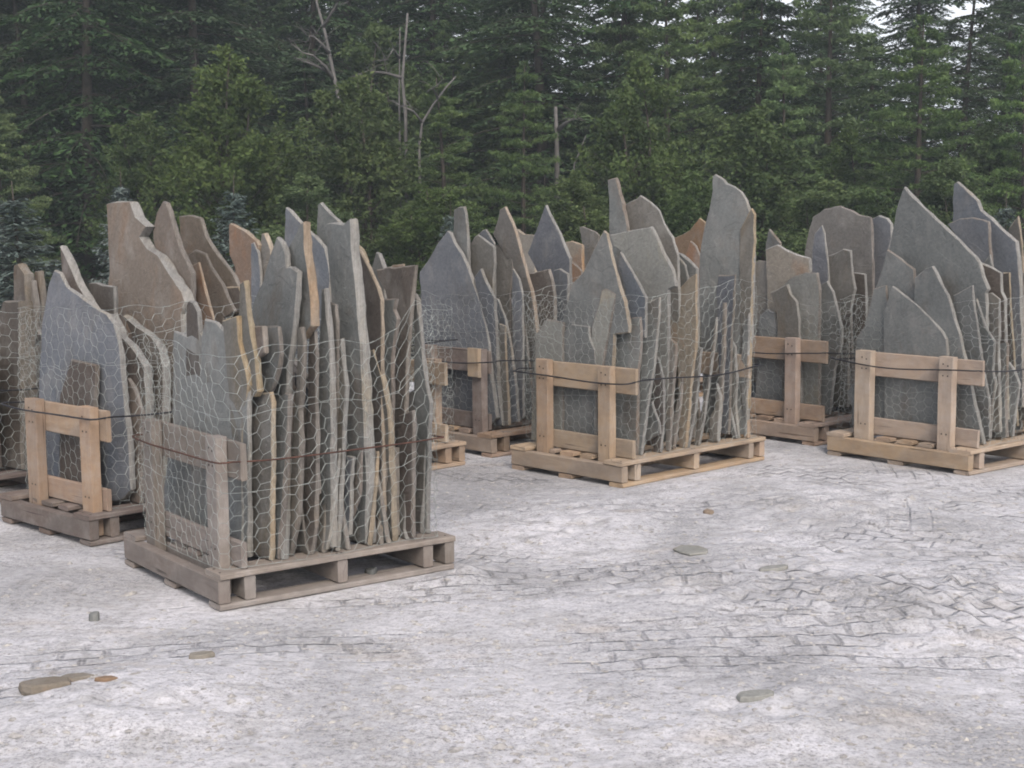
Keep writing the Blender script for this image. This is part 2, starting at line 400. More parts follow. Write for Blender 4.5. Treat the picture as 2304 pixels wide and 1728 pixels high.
def slab_mesh(p, vb, s, loc, thick, stone, edge, label, group=None, name='flagstone'):
    NS[0] += 1
    area = 0.
    for i in range(len(loc)):
        a, b = loc[i], loc[(i+1) % len(loc)]; area += a[0]*b[1]-b[0]*a[1]
    if area < 0: loc = loc[::-1]
    ring = chipped(loc, .032, .0026, NS[0]); ring[:, 1] = np.maximum(ring[:, 1], .137)
    n = len(ring); r = np.random.default_rng(NS[0]+500); V = []
    cen = ring.mean(0); sc = math.sqrt(1+s*s); zr = (ring[:, 1]-.137)/max(.2, ring[:, 1].max()-.137); thk = thick*(1.06-.30*zr*r.uniform(.4, 1.3)+.04*np.sin(zr*r.uniform(2, 5)+NS[0])+(r.random(n)-.5)*.14)
    fr = [0, .18, .5, .82, 1.]
    for li, f in enumerate(fr):
        j = {0: -.0035, 1: .001, 2: .002, 3: .001, 4: -.004}[li]
        nx = np.roll(ring, -1, 0)-np.roll(ring, 1, 0); nn = np.stack([nx[:, 1], -nx[:, 0]], 1); nn /= np.linalg.norm(nn, axis=1)[:, None]+1e-9
        rr = ring+nn*(j+(r.random((n, 1))-.5)*.004)
        rr[:, 1] = np.maximum(rr[:, 1], .1365)
        wob = .0015*np.sin(np.arange(n)*.9+NS[0])
        for i in range(n):
            a, z = rr[i]; V.append(PW(p, a, vb+s*(z-.137)+thk[i]*f*sc+(wob[i] if li in (0, 4) else 0), z))
    Fc = []; mi = []
    Fc.append(tuple(range(n))[::-1]); mi.append(0)
    Fc.append(tuple(4*n+i for i in range(n))); mi.append(0)
    for l in range(4):
        for i in range(n):
            Fc.append((l*n+i, l*n+(i+1) % n, (l+1)*n+(i+1) % n, (l+1)*n+i)); mi.append(1)
    org = PW(p, float(np.clip(cen[0], .1, p['L'])), vb, max(.137, float(loc[:, 1].min())))
    o = mesh_obj(name, V, Fc, [STONE[stone], EDGE[edge]], None, org, mi)
    bm = bmesh.new(); bm.from_mesh(o.data)
    bmesh.ops.triangulate(bm, faces=[f for f in bm.faces if len(f.verts) > 4])
    bmesh.ops.recalc_face_normals(bm, faces=bm.faces[:]); bm.to_mesh(o.data); bm.free()
    tag(o, label, 'flagstone', group); return o

build_pallet('A', 'weathered grey pallet nearest the camera, its whole end frame wrapped under wire netting', far=False)
build_pallet('B', 'dark damp pallet at the left carrying an orange-brown end frame and a big blue slab', wtop=WOOD_MID)
build_pallet('C', 'fresh sawn pallet in the middle of the picture with a pale yellow front deck edge')
build_pallet('D', 'fresh pallet at the right edge holding the wide pointed grey slab')
build_pallet('E', 'dull pallet between the nearest and the middle load, one post tipped with yellow wood', splice=True, far=False, wtop=WOOD_DARK)
build_pallet('F', 'dull pallet behind the middle and right loads, its right post leaning', far=False)
build_pallet('H', 'pale pallet end poking out right of the nearest load', far=True, frame=False)
build_pallet('I', 'dark pallet cut off by the left edge of the picture', frame=False, far=False)
build_pallet('J', 'farthest pallet hidden behind the middle load of rust and brown slabs', far=False, frame=False)

SL = [
# ---- A
('A','a',812,790,.028,'grey','cool','broad striated grey slab at the front left corner of the nearest load',[(388,955),(475,985),(550,965),(600,1040),(640,1130),(655,1175),(700,1120),(770,1105),(800,1200),(812,1500),(815,2430),(300,2300),(385,1500)]),
('A','a',838,800,.022,'dark','cool','small dark slab with pale rim poking up behind the striated grey slab',[(468,790),(480,765),(510,775),(540,830),(545,960),(620,2300),(470,2300)]),
('A','a',848,800,.022,'grey','cool','rounded grey slab just behind the striated slab of the nearest load',[(580,880),(650,900),(690,945),(735,985),(760,1040),(800,1110),(850,1300),(850,2400),(600,2300),(560,1000)]),
('A','a',868,800,.024,'brown','warm','narrow slab with bent buff edge right of the rounded grey slab',[(690,890),(720,880),(780,862),(790,1020),(840,1210),(850,1290),(830,1450),(815,1700),(820,2380),(700,1000)]),
('A','a',912,858,.03,'brown','warm','slim brown slab whose tan edge rises beside the bent buff edge',[(800,660),(825,640),(850,860),(890,1100),(912,1330),(895,1360),(850,1350),(820,1300),(790,860)]),
('A','a',985,1040,.02,'grey','dim','short blunt slab wedged high between taller ones, its lower end hanging',[(945,925),(1035,925),(1045,1010),(1058,1100),(1045,1170),(990,1330),(935,1340),(925,1130)]),
('A','a',940,905,.028,'dark','dim','little rough block caught between the brown slab and the blunt slab',[(890,925),(935,922),(945,1010),(950,1090),(920,1115),(900,1060)]),
('A','a',1062,1165,.032,'grey','cool','large pale grey slab with two points near the middle of the nearest load',[(1115,555),(1160,585),(1155,700),(1130,950),(1105,1150),(1085,1340),(1060,2380),(900,2380),(880,905),(880,790),(940,650),(990,480),(1030,370),(1055,400),(1085,480),(1090,560)]),
('A','a',1045,1110,.026,'grey','dim','round-topped low slab like a paddle behind the netting of the nearest load',[(1040,1370),(1080,1340),(1130,1360),(1150,1430),(1120,1500),(1090,1600),(1080,1800),(1035,2380),(1000,2380),(1030,1500)]),
('A','a',997,985,.024,'brown','warm','straight low slab with a bright buff edge standing at the deck front',[(870,1370),(900,1345),(985,1335),(996,1400),(1000,1600),(988,2440),(850,2330),(845,1700)]),
('A','a',1190,1232,.045,'grey','warm','pointed slab with a thick glowing buff edge above the nearest load',[(1090,450),(1130,390),(1175,285),(1195,275),(1205,450),(1225,620),(1245,780),(1262,925),(1232,935),(1190,1000),(1120,1020),(1120,900),(1095,555)]),
('A','a',1130,1185,.024,'brown','dim','crooked slab with kinked edge left of centre in the nearest load',[(1165,935),(1180,930),(1215,1040),(1205,1200),(1180,1350),(1165,1450),(1190,1650),(1200,1850),(1150,2150),(1105,2370),(1070,2370),(1120,1700),(1150,1300)]),
('A','a',1245,1275,.018,'dark','dim','thin dark slab with reddish edge right of the kinked slab',[(1230,950),(1262,955),(1275,1100),(1270,1400),(1300,1600),(1330,1750),(1325,2200),(1240,2350),(1205,2350),(1220,1400)]),
('A','a',1348,1345,.032,'grey','cool','tall blade-like grey slab left of the square-topped tower slab',[(1308,700),(1325,690),(1335,790),(1355,1000),(1365,1300),(1370,1500),(1400,1700),(1370,2300),(1320,2330),(1290,1500),(1292,1100)]),
('A','a',1430,1405,.018,'brown','dim','small brownish slab half hidden at the foot of the tower slab top',[(1345,770),(1395,790),(1405,900),(1395,2200),(1350,2200)]),
('A','a',1385,1470,.02,'brown','cool','short grey-topped strip in front of the tower slab',[(1405,1005),(1430,1000),(1440,1150),(1455,1300),(1470,1400),(1480,1640),(1440,2000),(1400,2320),(1370,2320)]),
('A','a',1590,1510,.05,'grey','cool','square-topped tower slab with a thick pale edge, tallest of the nearest load',[(1340,285),(1400,280),(1440,290),(1480,255),(1490,290),(1500,500),(1530,800),(1560,1100),(1580,1400),(1590,1900),(1580,2280),(1480,2280),(1440,1100),(1390,1000),(1365,700),(1345,450)]),
('A','a',1750,1650,.026,'brown','warm','slab with long slanting buff edge right of the tower slab',[(1610,1080),(1625,1070),(1690,1270),(1735,1450),(1760,1600),(1750,2290),(1640,2290),(1620,1500)]),
('A','a',1778,1775,.02,'grey','dim','notched grey slab with a flat top right of the tower slab',[(1595,780),(1650,762),(1770,755),(1755,820),(1778,880),(1765,960),(1745,1100),(1740,1500),(1750,2300),(1700,2300),(1640,1100),(1600,900)]),
('A','a',1885,1885,.022,'dark','dim','wide flat-topped brownish slab high at the right end of the nearest load',[(1650,575),(1760,560),(1890,545),(1882,640),(1868,780),(1855,900),(1830,1300),(1820,2200),(1760,2200),(1760,900),(1700,700),(1660,620)]),
('A','a',1972,1985,.03,'brown','cool','last slab at the right corner where the netting bunches',[(1850,1340),(1890,1310),(1955,1330),(1965,1420),(1955,1700),(1940,2000),(1925,2240),(1840,2240),(1850,1700)]),
('A','a',1992,1950,.02,'grey','cool','pale narrow slab where the netting is hitched up at the right corner',[(1880,720),(1905,760),(1935,1100),(1965,1330),(1980,1400),(1960,2220),(1905,2220),(1885,1200)]),
('A','a',1850,1860,.02,'dark','dim','low dark slab beside the right corner of the nearest load',[(1790,1480),(1870,1450),(1880,1500),(1870,2240),(1760,2250)]),
('A','a',1268,1262,.018,'grey','dim','loose sliver hanging in the netting at mid height',[(1225,1700),(1262,1690),(1300,1970),(1262,1990)]),
('A','a',1325,1500,.018,'grey','cool','thin slab leaning right across the lower netting of the nearest load',[(1440,1720),(1475,1700),(1425,1950),(1370,2200),(1335,2310),(1300,2310),(1400,1850)]),
('A','a',1480,1510,.018,'blue','cool','bluish upright sliver behind the lower netting, left of the tower foot',[(1460,1730),(1500,1740),(1490,1900),(1478,2220),(1440,2230)]),
('A','a',1505,1580,.018,'brown','dim','curved brown sliver near the foot of the tower slab',[(1540,1700),(1575,1700),(1560,1980),(1495,2110),(1470,2100)]),
('A','a',1595,1690,.022,'brown','warm','leaning buff-edged strip crossing the tower slab foot',[(1660,1720),(1690,1710),(1635,1950),(1595,2290),(1560,2290)]),
('A','a',1765,1770,.03,'brown','dim','broad low brown slab at the right of the nearest load',[(1700,1700),(1755,1680),(1760,2230),(1650,2270),(1640,1950)]),
('A','a',1690,1690,.02,'dark','warm','dark slab with a thin orange rim rising right of the tower top',[(1530,440),(1550,460),(1600,560),(1660,690),(1680,760),(1690,2200),(1560,2200),(1550,700)]),
# ---- B
('B','c',560,520,.03,'blue','cool','big blue slab with a jagged sloping top on the left load',[(238,405),(262,420),(290,480),(330,505),(370,535),(430,580),(470,600),(500,640),(515,700),(530,800),(545,1000),(560,1100),(575,1370),(540,1410),(480,1420),(440,1380),(300,1400),(165,1300),(170,900),(185,640),(210,480)]),
('B','c',430,420,.025,'dark','dim','smaller grey slab leaning on the big blue slab',[(310,800),(400,820),(420,825),(412,1000),(420,1390),(260,1380),(265,950)]),
('B','c',652,640,.05,'dark','cool','dark slab with a thick pale slanting top edge next to the big blue slab',[(480,598),(515,680),(575,740),(635,830),(640,1000),(645,1430),(560,1430),(545,900),(520,680)]),
('B','c',712,715,.05,'dark','cool','dark slab with a ragged pale slanting top, right in the left load',[(540,605),(600,655),(660,695),(700,755),(715,830),(715,1430),(670,1430),(660,850),(590,720)]),
('B','c',612,600,.03,'brown','dim','reddish rough slab low between the two dark slanting ones',[(560,880),(590,930),(635,1030),(632,1095),(612,1430),(570,1430)]),
('B','c',790,800,.06,'brown','cool','towering brown slab with a stepped thick broken edge on the left load',[(467,115),(490,106),(570,105),(595,170),(640,215),(612,260),(645,310),(690,340),(730,400),(795,500),(812,545),(795,600),(800,680),(790,720),(780,1400),(500,1400),(500,600),(475,460),(480,420)]),
('B','c',600,600,.05,'dark','cool','slab whose pale edge slopes down toward the big blue slab top',[(264,300),(285,340),(310,400),(345,475),(385,545),(420,600),(420,1300),(290,1300),(270,420)]),
('B','c',690,690,.03,'dark','cool','low dark slab with a white chipped top left of the towering brown slab',[(385,465),(420,460),(450,472),(500,478),(505,900),(430,900),(420,560)]),
('B','c',880,850,.03,'brown','dim','sharp pointed brown slab just right of the towering brown slab',[(670,230),(690,150),(715,105),(730,112),(750,180),(790,310),(840,420),(850,1200),(700,1200),(680,330)]),
('B','a',920,850,.028,'brown','dim','wide brown slab with a blunt top sloping down to the right, left load',[(420,240),(500,235),(550,250),(590,370),(640,450),(700,530),(760,610),(800,690),(840,780),(850,1300),(500,1300),(460,480),(435,440)]),
('B','a',800,760,.025,'brown','dim','brown slab with a pale rim below the wide sloping one, left load',[(440,500),(480,480),(520,450),(580,475),(620,560),(690,660),(720,740),(765,830),(700,870),(680,1300),(500,1300),(440,600)]),
('B','a',700,600,.018,'orange','warm','small rusty slab with a thin orange edge at the back of the left load',[(430,600),(480,560),(540,528),(560,600),(590,720),(630,870),(640,1200),(500,1200),(450,750)]),
('B','a',850,830,.02,'dark','warm','dark little slab with a ragged orange rim at the right of the left load',[(710,680),(790,680),(815,740),(830,790),(800,830),(740,860),(720,1200),(690,1200),(690,800)]),
# ---- H
('H','a',1330,1330,.035,'orange','warm','rust coloured slab with a bright curved top edge behind the nearest load',[(708,290),(740,285),(830,330),(900,390),(915,420),(905,500),(880,600),(870,900),(780,900),(770,560),(735,480),(720,380)]),
('H','a',1440,1420,.03,'blue','cool','blue-grey slab with a long slanting pale top behind the glowing buff edge',[(1085,185),(1110,205),(1170,270),(1240,345),(1330,440),(1360,600),(1360,1500),(1080,1500),(1075,420)]),
('H','a',1520,1500,.035,'grey','cool','grey slab with thick slanting top just left of the tower slab top',[(1285,170),(1300,155),(1340,200),(1430,290),(1440,300),(1470,1500),(1290,1500),(1280,300)]),
('H','a',1360,1345,.02,'blue','cool','small blue pointed slab right under the rust coloured curve',[(870,410),(888,402),(915,470),(925,560),(935,900),(870,900)]),
('H','a',1390,1385,.035,'brown','warm','narrow tan-edged spike left of the two-pointed pale slab',[(935,350),(950,345),(975,400),(990,450),(1000,1000),(930,1000),(925,450)]),
('H','a',1740,1740,.03,'grey','cool','little blue-grey tip standing between tower slab and flat-topped slab',[(1620,575),(1645,465),(1662,472),(1695,560),(1720,1500),(1640,1500)]),
('H','a',1600,1560,.04,'dark','warm','dark slab with tan edge running down behind the tower slab',[(1500,400),(1545,440),(1580,520),(1640,640),(1660,1400),(1500,1400)]),
('H','a',1800,1800,.02,'orange','warm','low rusty slab crest behind the flat-topped slab at right',[(1735,560),(1750,545),(1850,540),(1860,560),(1860,1400),(1735,1400)]),
# ---- E
('E','e',515,480,.03,'blue','cool','great blue-grey slab shaped like a shark fin right of the nearest load',[(250,285),(265,292),(290,350),(330,410),(380,530),(430,680),(455,780),(475,900),(485,1060),(515,1280),(480,1320),(300,1320),(140,1300),(130,900),(115,700),(105,500),(150,440),(200,350)]),
('E','e',600,560,.03,'grey','cool','upright narrow grey slab behind the shark fin slab',[(285,172),(310,158),(340,155),(350,200),(360,330),(380,900),(300,900),(285,330)]),
('E','e',640,600,.03,'brown','cool','brown slab with a pale peaked top right of the shark fin slab',[(340,400),(400,315),(415,305),(500,370),(500,500),(490,640),(480,1000),(400,1000),(370,520)]),
('E','e',670,640,.02,'blue','cool','blue slab tip peeping over the brown peaked slab',[(410,310),(440,280),(455,275),(500,350),(510,1000),(420,1000)]),
('E','e',700,690,.022,'brown','dim','five-sided brown slab left of the tall slab with tan edge',[(510,362),(560,345),(602,342),(600,480),(585,620),(590,1000),(510,1000),(505,500)]),
('E','e',770,690,.032,'brown','warm','tall brown slab with a long tan edge in the load behind the nearest',[(495,300),(525,210),(530,172),(560,155),(578,200),(618,300),(645,400),(675,520),(700,600),(715,700),(730,840),(740,1250),(620,1250),(600,480)]),
('E','e',575,510,.03,'blue','cool','pale leaning slab low beside the shark fin slab',[(395,530),(415,500),(430,485),(460,560),(500,640),(510,800),(520,1100),(545,1320),(500,1320),(470,900)]),
('E','e',690,650,.018,'blue','cool','thin blue slab with kinked top below the five-sided slab',[(600,485),(635,540),(652,620),(655,850),(655,1280),(600,1280)]),
('E','e',935,900,.03,'blue','cool','sharply pointed dark blue slab between the tan-edged slab and the middle load',[(690,380),(715,310),(740,240),(775,145),(795,190),(850,300),(905,430),(905,530),(910,1100),(780,1100),(740,520),(680,400)]),
('E','e',830,800,.03,'dark','dim','dark flat-topped slab below the pointed dark blue one',[(690,512),(790,488),(808,540),(830,640),(830,1200),(700,1200)]),
('E','e',880,880,.03,'blue','cool','rounded bluish slab caught in netting beside the middle load',[(820,495),(850,485),(890,512),(905,560),(880,1200),(830,1200)]),
('E','e',640,590,.02,'blue','cool','slab with a long diagonal edge low in the load behind',[(500,640),(520,650),(560,750),(590,900),(615,1100),(630,1300),(590,1310),(560,1000)]),
('E','e',600,565,.02,'brown','warm','slim slab with buff edge low in the load behind',[(530,780),(560,790),(565,1000),(580,1320),(540,1330)]),
('E','e',720,640,.02,'grey','dim','leaning grey strip low near the tan-edged slab',[(600,640),(640,700),(670,850),(700,1100),(710,1290),(670,1290),(630,900)]),
('E','e',760,745,.02,'dark','cool','short dark slab standing at the back right of the load behind',[(680,840),(730,830),(745,1280),(690,1280)]),
# ---- C
('C','m',870,870,.03,'light','dim','sandy block-like slab at the left corner of the middle load',[(270,1265),(290,1250),(425,1275),(430,1700),(425,2300),(160,2250),(200,1380),(240,1330)]),
('C','m',905,900,.025,'grey','cool','bluish grey slab beside the sandy block of the middle load',[(440,1350),(500,1290),(640,1310),(650,1400),(690,1500),(690,2300),(440,2300)]),
('C','m',900,915,.022,'light','dim','yellowish diamond-shaped slab standing above the middle end frame',[(750,1010),(785,992),(865,1040),(850,1150),(800,1400),(760,1600),(740,1800),(690,1800),(670,1400),(665,1320),(700,1200),(735,1100)]),
('C','m',975,960,.03,'grey','warm','tall pointed slab with a bright cream edge at the left of the middle load',[(765,515),(790,540),(815,640),(850,800),(890,950),(940,1100),(975,1310),(970,1360),(850,1370),(820,2200),(400,2250),(430,1260),(500,960),(600,850),(680,680)]),
('C','m',1040,1070,.028,'grey','dim','grey slab standing right of the middle end frame',[(990,1240),(1065,1232),(1078,1350),(1075,1450),(1050,1700),(1035,2390),(860,2380),(830,1900),(800,1500),(840,1330)]),
('C','m',1072,1230,.022,'grey','cool','grey slab with a long pale leaning edge near the front of the middle load',[(1085,1180),(1130,1110),(1230,1065),(1228,1200),(1210,1350),(1190,1600),(1140,1900),(1075,2380),(1040,2380),(1090,1400)]),
('C','m',1215,1110,.018,'grey','cool','triangular low slab at the front deck edge of the middle pallet',[(1165,1930),(1180,1980),(1225,2110),(1262,2200),(1150,2240),(1080,2260),(1110,2080)]),
('C','m',1235,1235,.018,'dark','cool','slab with a zigzag edge low in the middle load',[(1200,1560),(1215,1560),(1260,1740),(1275,1900),(1270,2080),(1240,2370),(1180,2370),(1180,1800)]),
('C','m',1310,1375,.022,'brown','dim','brown slab with an angular top low in the middle load',[(1240,1380),(1300,1400),(1362,1450),(1362,1580),(1335,1880),(1310,2350),(1280,2350),(1290,1700),(1240,1560)]),
('C','m',1345,1450,.02,'brown','dim','thin leaning slab right of the angular-topped one',[(1420,1740),(1440,1740),(1400,2000),(1345,2320),(1315,2320),(1360,2000)]),
('C','m',1445,1545,.022,'tan','warm','yellow-tan slab with a V notch in the middle load',[(1245,1140),(1310,1070),(1400,985),(1480,905),(1532,872),(1532,1100),(1535,1300),(1555,1350),(1535,1500),(1500,1700),(1440,2320),(1390,2320),(1380,1450),(1260,1350)]),
('C','m',1470,1615,.02,'brown','cool','slab with rounded pale top corner right of the V notched slab',[(1540,1480),(1590,1490),(1608,1550),(1595,1630),(1535,1980),(1465,2310),(1430,2310),(1500,1780),(1520,1580)]),
('C','m',1560,1725,.018,'brown','cool','slender leaning blade at the middle right of the middle load',[(1700,1230),(1730,1240),(1698,1580),(1600,2080),(1555,2290),(1515,2290),(1640,1700)]),
('C','m',1700,1770,.022,'brown','dim','long narrow slab with stepped edge right in the middle load',[(1755,1112),(1775,1112),(1778,1330),(1800,1350),(1785,1650),(1765,1900),(1715,2260),(1670,2260),(1740,1600)]),
('C','m',1690,1720,.03,'brown','cool','low rough slab near the right foot of the middle load',[(1700,1780),(1745,1880),(1755,2030),(1710,2260),(1640,2270),(1640,2080),(1690,1980)]),
('C','m',1895,1880,.02,'brown','cool','slab with a zigzag pale edge near the right corner of the middle load',[(1825,1420),(1855,1480),(1870,1780),(1860,1960),(1885,2240),(1850,2250),(1800,1900)]),
('C','m',1870,1790,.015,'grey','cool','thin slab leaning left near the right foot of the middle load',[(1790,1880),(1815,1980),(1870,2240),(1840,2240),(1780,2000)]),
('C','m',2010,2040,.03,'grey','cool','corner slab with bright right edge where the middle netting ends',[(1930,1300),(2030,1200),(2025,1600),(1990,1850),(1995,2200),(1930,2220),(1900,1700)]),
('C','m',1330,1330,.026,'light','cool','big pale quadrilateral slab tipped left, top centre of the middle load',[(820,548),(1000,512),(1160,482),(1180,510),(1260,700),(1340,840),(1415,950),(1395,975),(1300,1000),(1300,2000),(1000,2000),(1000,850),(920,690),(850,640)]),
('C','m',1140,1110,.022,'blue','cool','slate blue slab with a pale slanting edge before the big pale one',[(905,690),(920,715),(1000,855),(1070,975),(1118,1075),(1110,1400),(990,1400),(940,980),(890,800)]),
('C','m',1480,1450,.03,'grey','dim','finger-like slab rising alone at the back left of the middle load',[(800,92),(865,75),(880,130),(930,330),(960,490),(1000,1000),(820,1000),(810,250)]),
('C','m',1540,1500,.026,'brown','cool','broad dome-topped brown slab behind the big pale quadrilateral',[(945,300),(990,270),(1040,250),(1070,222),(1150,272),(1225,345),(1265,450),(1335,570),(1380,720),(1400,1400),(1000,1400),(970,490)]),
('C','m',1930,1990,.03,'grey','cool','highest slab of the middle load, a shark tooth leaning right',[(1670,60),(1690,45),(1760,90),(1780,120),(1850,150),(1905,190),(1945,260),(1975,350),(1995,450),(2010,620),(2045,750),(2075,950),(2030,1100),(1950,2200),(1600,2200),(1560,1000),(1565,700),(1600,500),(1640,350),(1670,180)]),
('C','m',2015,2070,.03,'brown','warm','brown slab directly behind the shark tooth slab, its rim showing right',[(1990,330),(2030,380),(2060,500),(2080,650),(2110,850),(2125,1000),(2125,1140),(2060,2000),(1900,2000),(1900,500)]),
('C','m',1620,1580,.02,'grey','cool','small grey slab with chipped pale top low behind the big pale one',[(1290,712),(1365,712),(1440,800),(1460,900),(1470,1500),(1330,1500),(1290,800)]),
('C','m',1690,1650,.03,'grey','cool','slanting pale-topped slab just left of the shark tooth slab',[(1380,695),(1450,740),(1535,830),(1540,1500),(1440,1500),(1400,790)]),
('C','m',1835,1850,.02,'blue','dim','bluish flat-topped slab standing before the shark tooth slab',[(1720,885),(1855,880),(1850,1000),(1830,1300),(1800,2200),(1740,2200),(1700,1000)]),
# ---- J
('J','m',1640,1640,.03,'orange','warm','rust orange slab with a notched peak between the two highest middle slabs',[(1350,575),(1420,545),(1480,510),(1560,412),(1610,445),(1600,800),(1560,1300),(1400,1300)]),
('J','m',1700,1660,.03,'orange','dim','darker rusty slab in front of the notched rust peak',[(1450,700),(1485,600),(1530,640),(1570,740),(1560,1300),(1450,1300)]),
('J','m',1250,1250,.03,'brown','dim','grey-brown slab with hollow curved top left of the cream-edged slab',[(565,485),(590,480),(690,520),(725,550),(715,700),(720,1300),(600,1300),(590,620)]),
('J','m',1100,1100,.04,'tan','warm','low tan slabs crest seen right of the pointed dark blue slab',[(430,615),(500,600),(585,630),(600,1200),(440,1200)]),
('J','m',1000,1000,.03,'orange','dim','rust red scrap of slab low behind the pointed dark blue slab',[(480,760),(520,790),(580,850),(590,1300),(510,1300)]),
('J','m',830,830,.04,'tan','warm','pale tan slab top left of the pointed dark blue slab',[(40,500),(100,545),(190,550),(200,1200),(60,1200)]),
('J','m',1400,1400,.04,'brown','dim','squarish brown slab filling the back of the farthest load',[(700,900),(1200,850),(1300,1300),(700,1300)]),
# ---- F
('F','r',520,500,.03,'grey','cool','low grey slab at the left of the load behind the right post frame',[(100,1180),(160,1120),(215,1150),(260,1350),(290,1960),(60,1960)]),
('F','r',560,480,.03,'brown','cool','brown slab with a pale bent edge above the leaning post',[(190,990),(320,925),(345,1000),(395,1060),(415,1200),(420,1400),(430,1960),(270,1960),(240,1150)]),
('F','r',655,600,.03,'light','dim','pale tan slab with uneven top behind the bent-edged brown slab',[(270,950),(350,870),(460,830),(558,832),(572,920),(575,1960),(430,1960),(330,930)]),
('F','r',715,745,.025,'grey','cool','leaf-shaped grey slab right of the leaning post',[(440,1150),(540,980),(600,920),(640,897),(685,980),(715,1100),(790,1270),(770,1400),(700,1600),(660,1960),(500,1950),(440,1700)]),
('F','r',640,620,.03,'tan','cool','large pale tan slab with a gently sloping top left of the round-topped slab',[(150,645),(240,607),(300,645),(400,685),(495,712),(500,760),(480,1700),(200,1700),(160,960)]),
('F','r',640,640,.03,'brown','dim','low brown slab glimpsed just right of the shark tooth slab',[(20,790),(90,730),(150,740),(190,900),(190,1700),(20,1700)]),
('F','r',800,740,.03,'grey','dim','dark triangular tip rising over the pale tan slab',[(150,605),(180,482),(265,590),(280,1300),(160,1300)]),
('F','r',865,860,.03,'brown','cool','brown slab with a notched corner in front of the round-topped slab',[(410,765),(640,695),(720,670),(770,640),(825,652),(842,850),(860,960),(820,1150),(800,1900),(640,1900),(600,900)]),
('F','r',900,840,.02,'blue','cool','bluish slab with pale vertical edge before the round-topped slab',[(520,690),(540,520),(598,450),(618,520),(640,690),(700,1500),(540,1500)]),
('F','r',1060,1050,.03,'brown','dim','large round-topped brown slab behind the right post frame',[(460,670),(490,520),(510,440),(530,380),(620,322),(740,297),(830,332),(900,372),(985,387),(1000,500),(1000,1500),(520,1500)]),
('F','r',1150,1150,.04,'blue','cool','lumpy blue-grey slab between round-topped slab and wide pointed slab',[(840,620),(900,500),(950,420),(1050,372),(1115,395),(1148,440),(1155,560),(1130,640),(1150,1500),(900,1500),(860,800)]),
('F','r',1010,960,.025,'dark','cool','dark slab with a thin pale top rim low left of the wide pointed slab',[(850,830),(940,840),(950,1000),(950,1900),(860,1900)]),
('F','r',900,830,.025,'dark','dim','dark narrow slab right of the leaf-shaped one',[(740,1160),(830,1150),(850,1960),(740,1960),(720,1700)]),
# ---- D
('D','r',1735,1700,.025,'grey','cool','wide leaning grey slab directly behind the right end frame',[(1160,935),(1230,990),(1350,1080),(1450,1180),(1560,1300),(1590,1360),(1640,2200),(1100,2200),(1090,1150)]),
('D','r',1765,1740,.025,'grey','dim','slab with scalloped left side at the left corner of the right load',[(1010,960),(1110,930),(1130,1150),(1130,2050),(830,2050),(840,1900),(800,1780),(870,1680),(870,1360),(940,1250),(980,1100)]),
('D','r',1800,1770,.025,'grey','dim','grey slab with chevron top left of the wide pointed slab',[(1080,800),(1120,645),(1170,680),(1330,800),(1340,880),(1330,1800),(1100,1800),(1030,940)]),
('D','r',1862,1740,.028,'grey','cool','large slab whose pale edge slopes to the front foot of the right load',[(1480,775),(1510,830),(1560,940),(1600,1010),(1645,1150),(1695,1320),(1790,1750),(1890,2195),(1700,2200),(1340,2000),(1340,870),(1420,800)]),
('D','r',1935,1840,.02,'grey','cool','slab with a long near-vertical edge right of the sloping one',[(1650,1010),(1800,930),(1815,1100),(1845,1300),(1885,1600),(1935,1850),(1935,2150),(1880,2100),(1700,1350)]),
('D','r',1990,1910,.02,'grey','cool','narrow slab with a bulging right edge in the right load',[(1830,1040),(1895,1250),(1985,1380),(1960,1600),(1985,1700),(1960,1850),(1940,2150),(1900,2150),(1870,1500)]),
('D','r',2040,2010,.025,'brown','cool','brown slab with cut corner at mid height of the right load',[(1900,1000),(1950,990),(2015,1040),(2015,1200),(2005,1380),(2020,2100),(1950,2100),(1940,1300)]),
('D','r',2075,2085,.025,'grey','dim','darker low slab with a flat top at the right edge foot',[(2010,1392),(2065,1380),(2080,1400),(2075,1600),(2060,1850),(2070,2140),(1930,2150),(1920,1990),(1970,1850),(1990,1600)]),
('D','r',2150,2160,.02,'grey','cool','slab with pointed right side at the far right foot',[(2090,1540),(2140,1620),(2175,1720),(2145,1930),(2120,2130),(2070,2130)]),
('D','r',2010,1960,.032,'grey','cool','wide pointed grey-brown slab dominating the right load',[(1255,145),(1290,185),(1390,290),(1550,440),(1690,570),(1785,670),(1850,745),(1880,850),(1925,960),(1905,990),(1920,2200),(1100,2200),(1100,800),(1150,560),(1190,350),(1220,230)]),
('D','r',2120,2050,.025,'dark','cool','dark slab with slanting pale rim right of the wide pointed slab',[(1850,745),(1950,785),(2025,830),(2030,980),(2060,1040),(2080,2000),(1930,2000),(1890,860)]),
('D','r',2200,2200,.03,'blue','dim','dark blue slab in front of the tall rough-edged one at right',[(1600,440),(1700,400),(1800,390),(1925,422),(1935,600),(1955,790),(1960,1800),(1800,1800),(1750,650),(1690,560)]),
('D','r',2330,2300,.045,'blue','cool','tall blue slab with a rough pale stepped edge near the right border',[(1650,125),(1675,105),(1735,155),(1840,255),(1865,330),(1945,395),(2045,495),(2145,580),(2160,700),(2180,900),(2200,1900),(1900,1900),(1640,440),(1645,200)]),
('D','r',2160,2130,.018,'grey','cool','tiny pale triangular tip right of the wide pointed slab',[(1895,745),(1938,685),(1965,790),(1990,1500),(1900,1500)]),
('D','r',2420,2400,.025,'brown','warm','pointed slab at the right border of the picture',[(2090,480),(2163,378),(2180,480),(2195,640),(2260,1900),(2100,1900)]),
('D','r',2280,2240,.02,'dark','warm','dark slab with thin pale edge low at the right border',[(2045,830),(2095,830),(2105,1100),(2160,2050),(2060,2050)]),
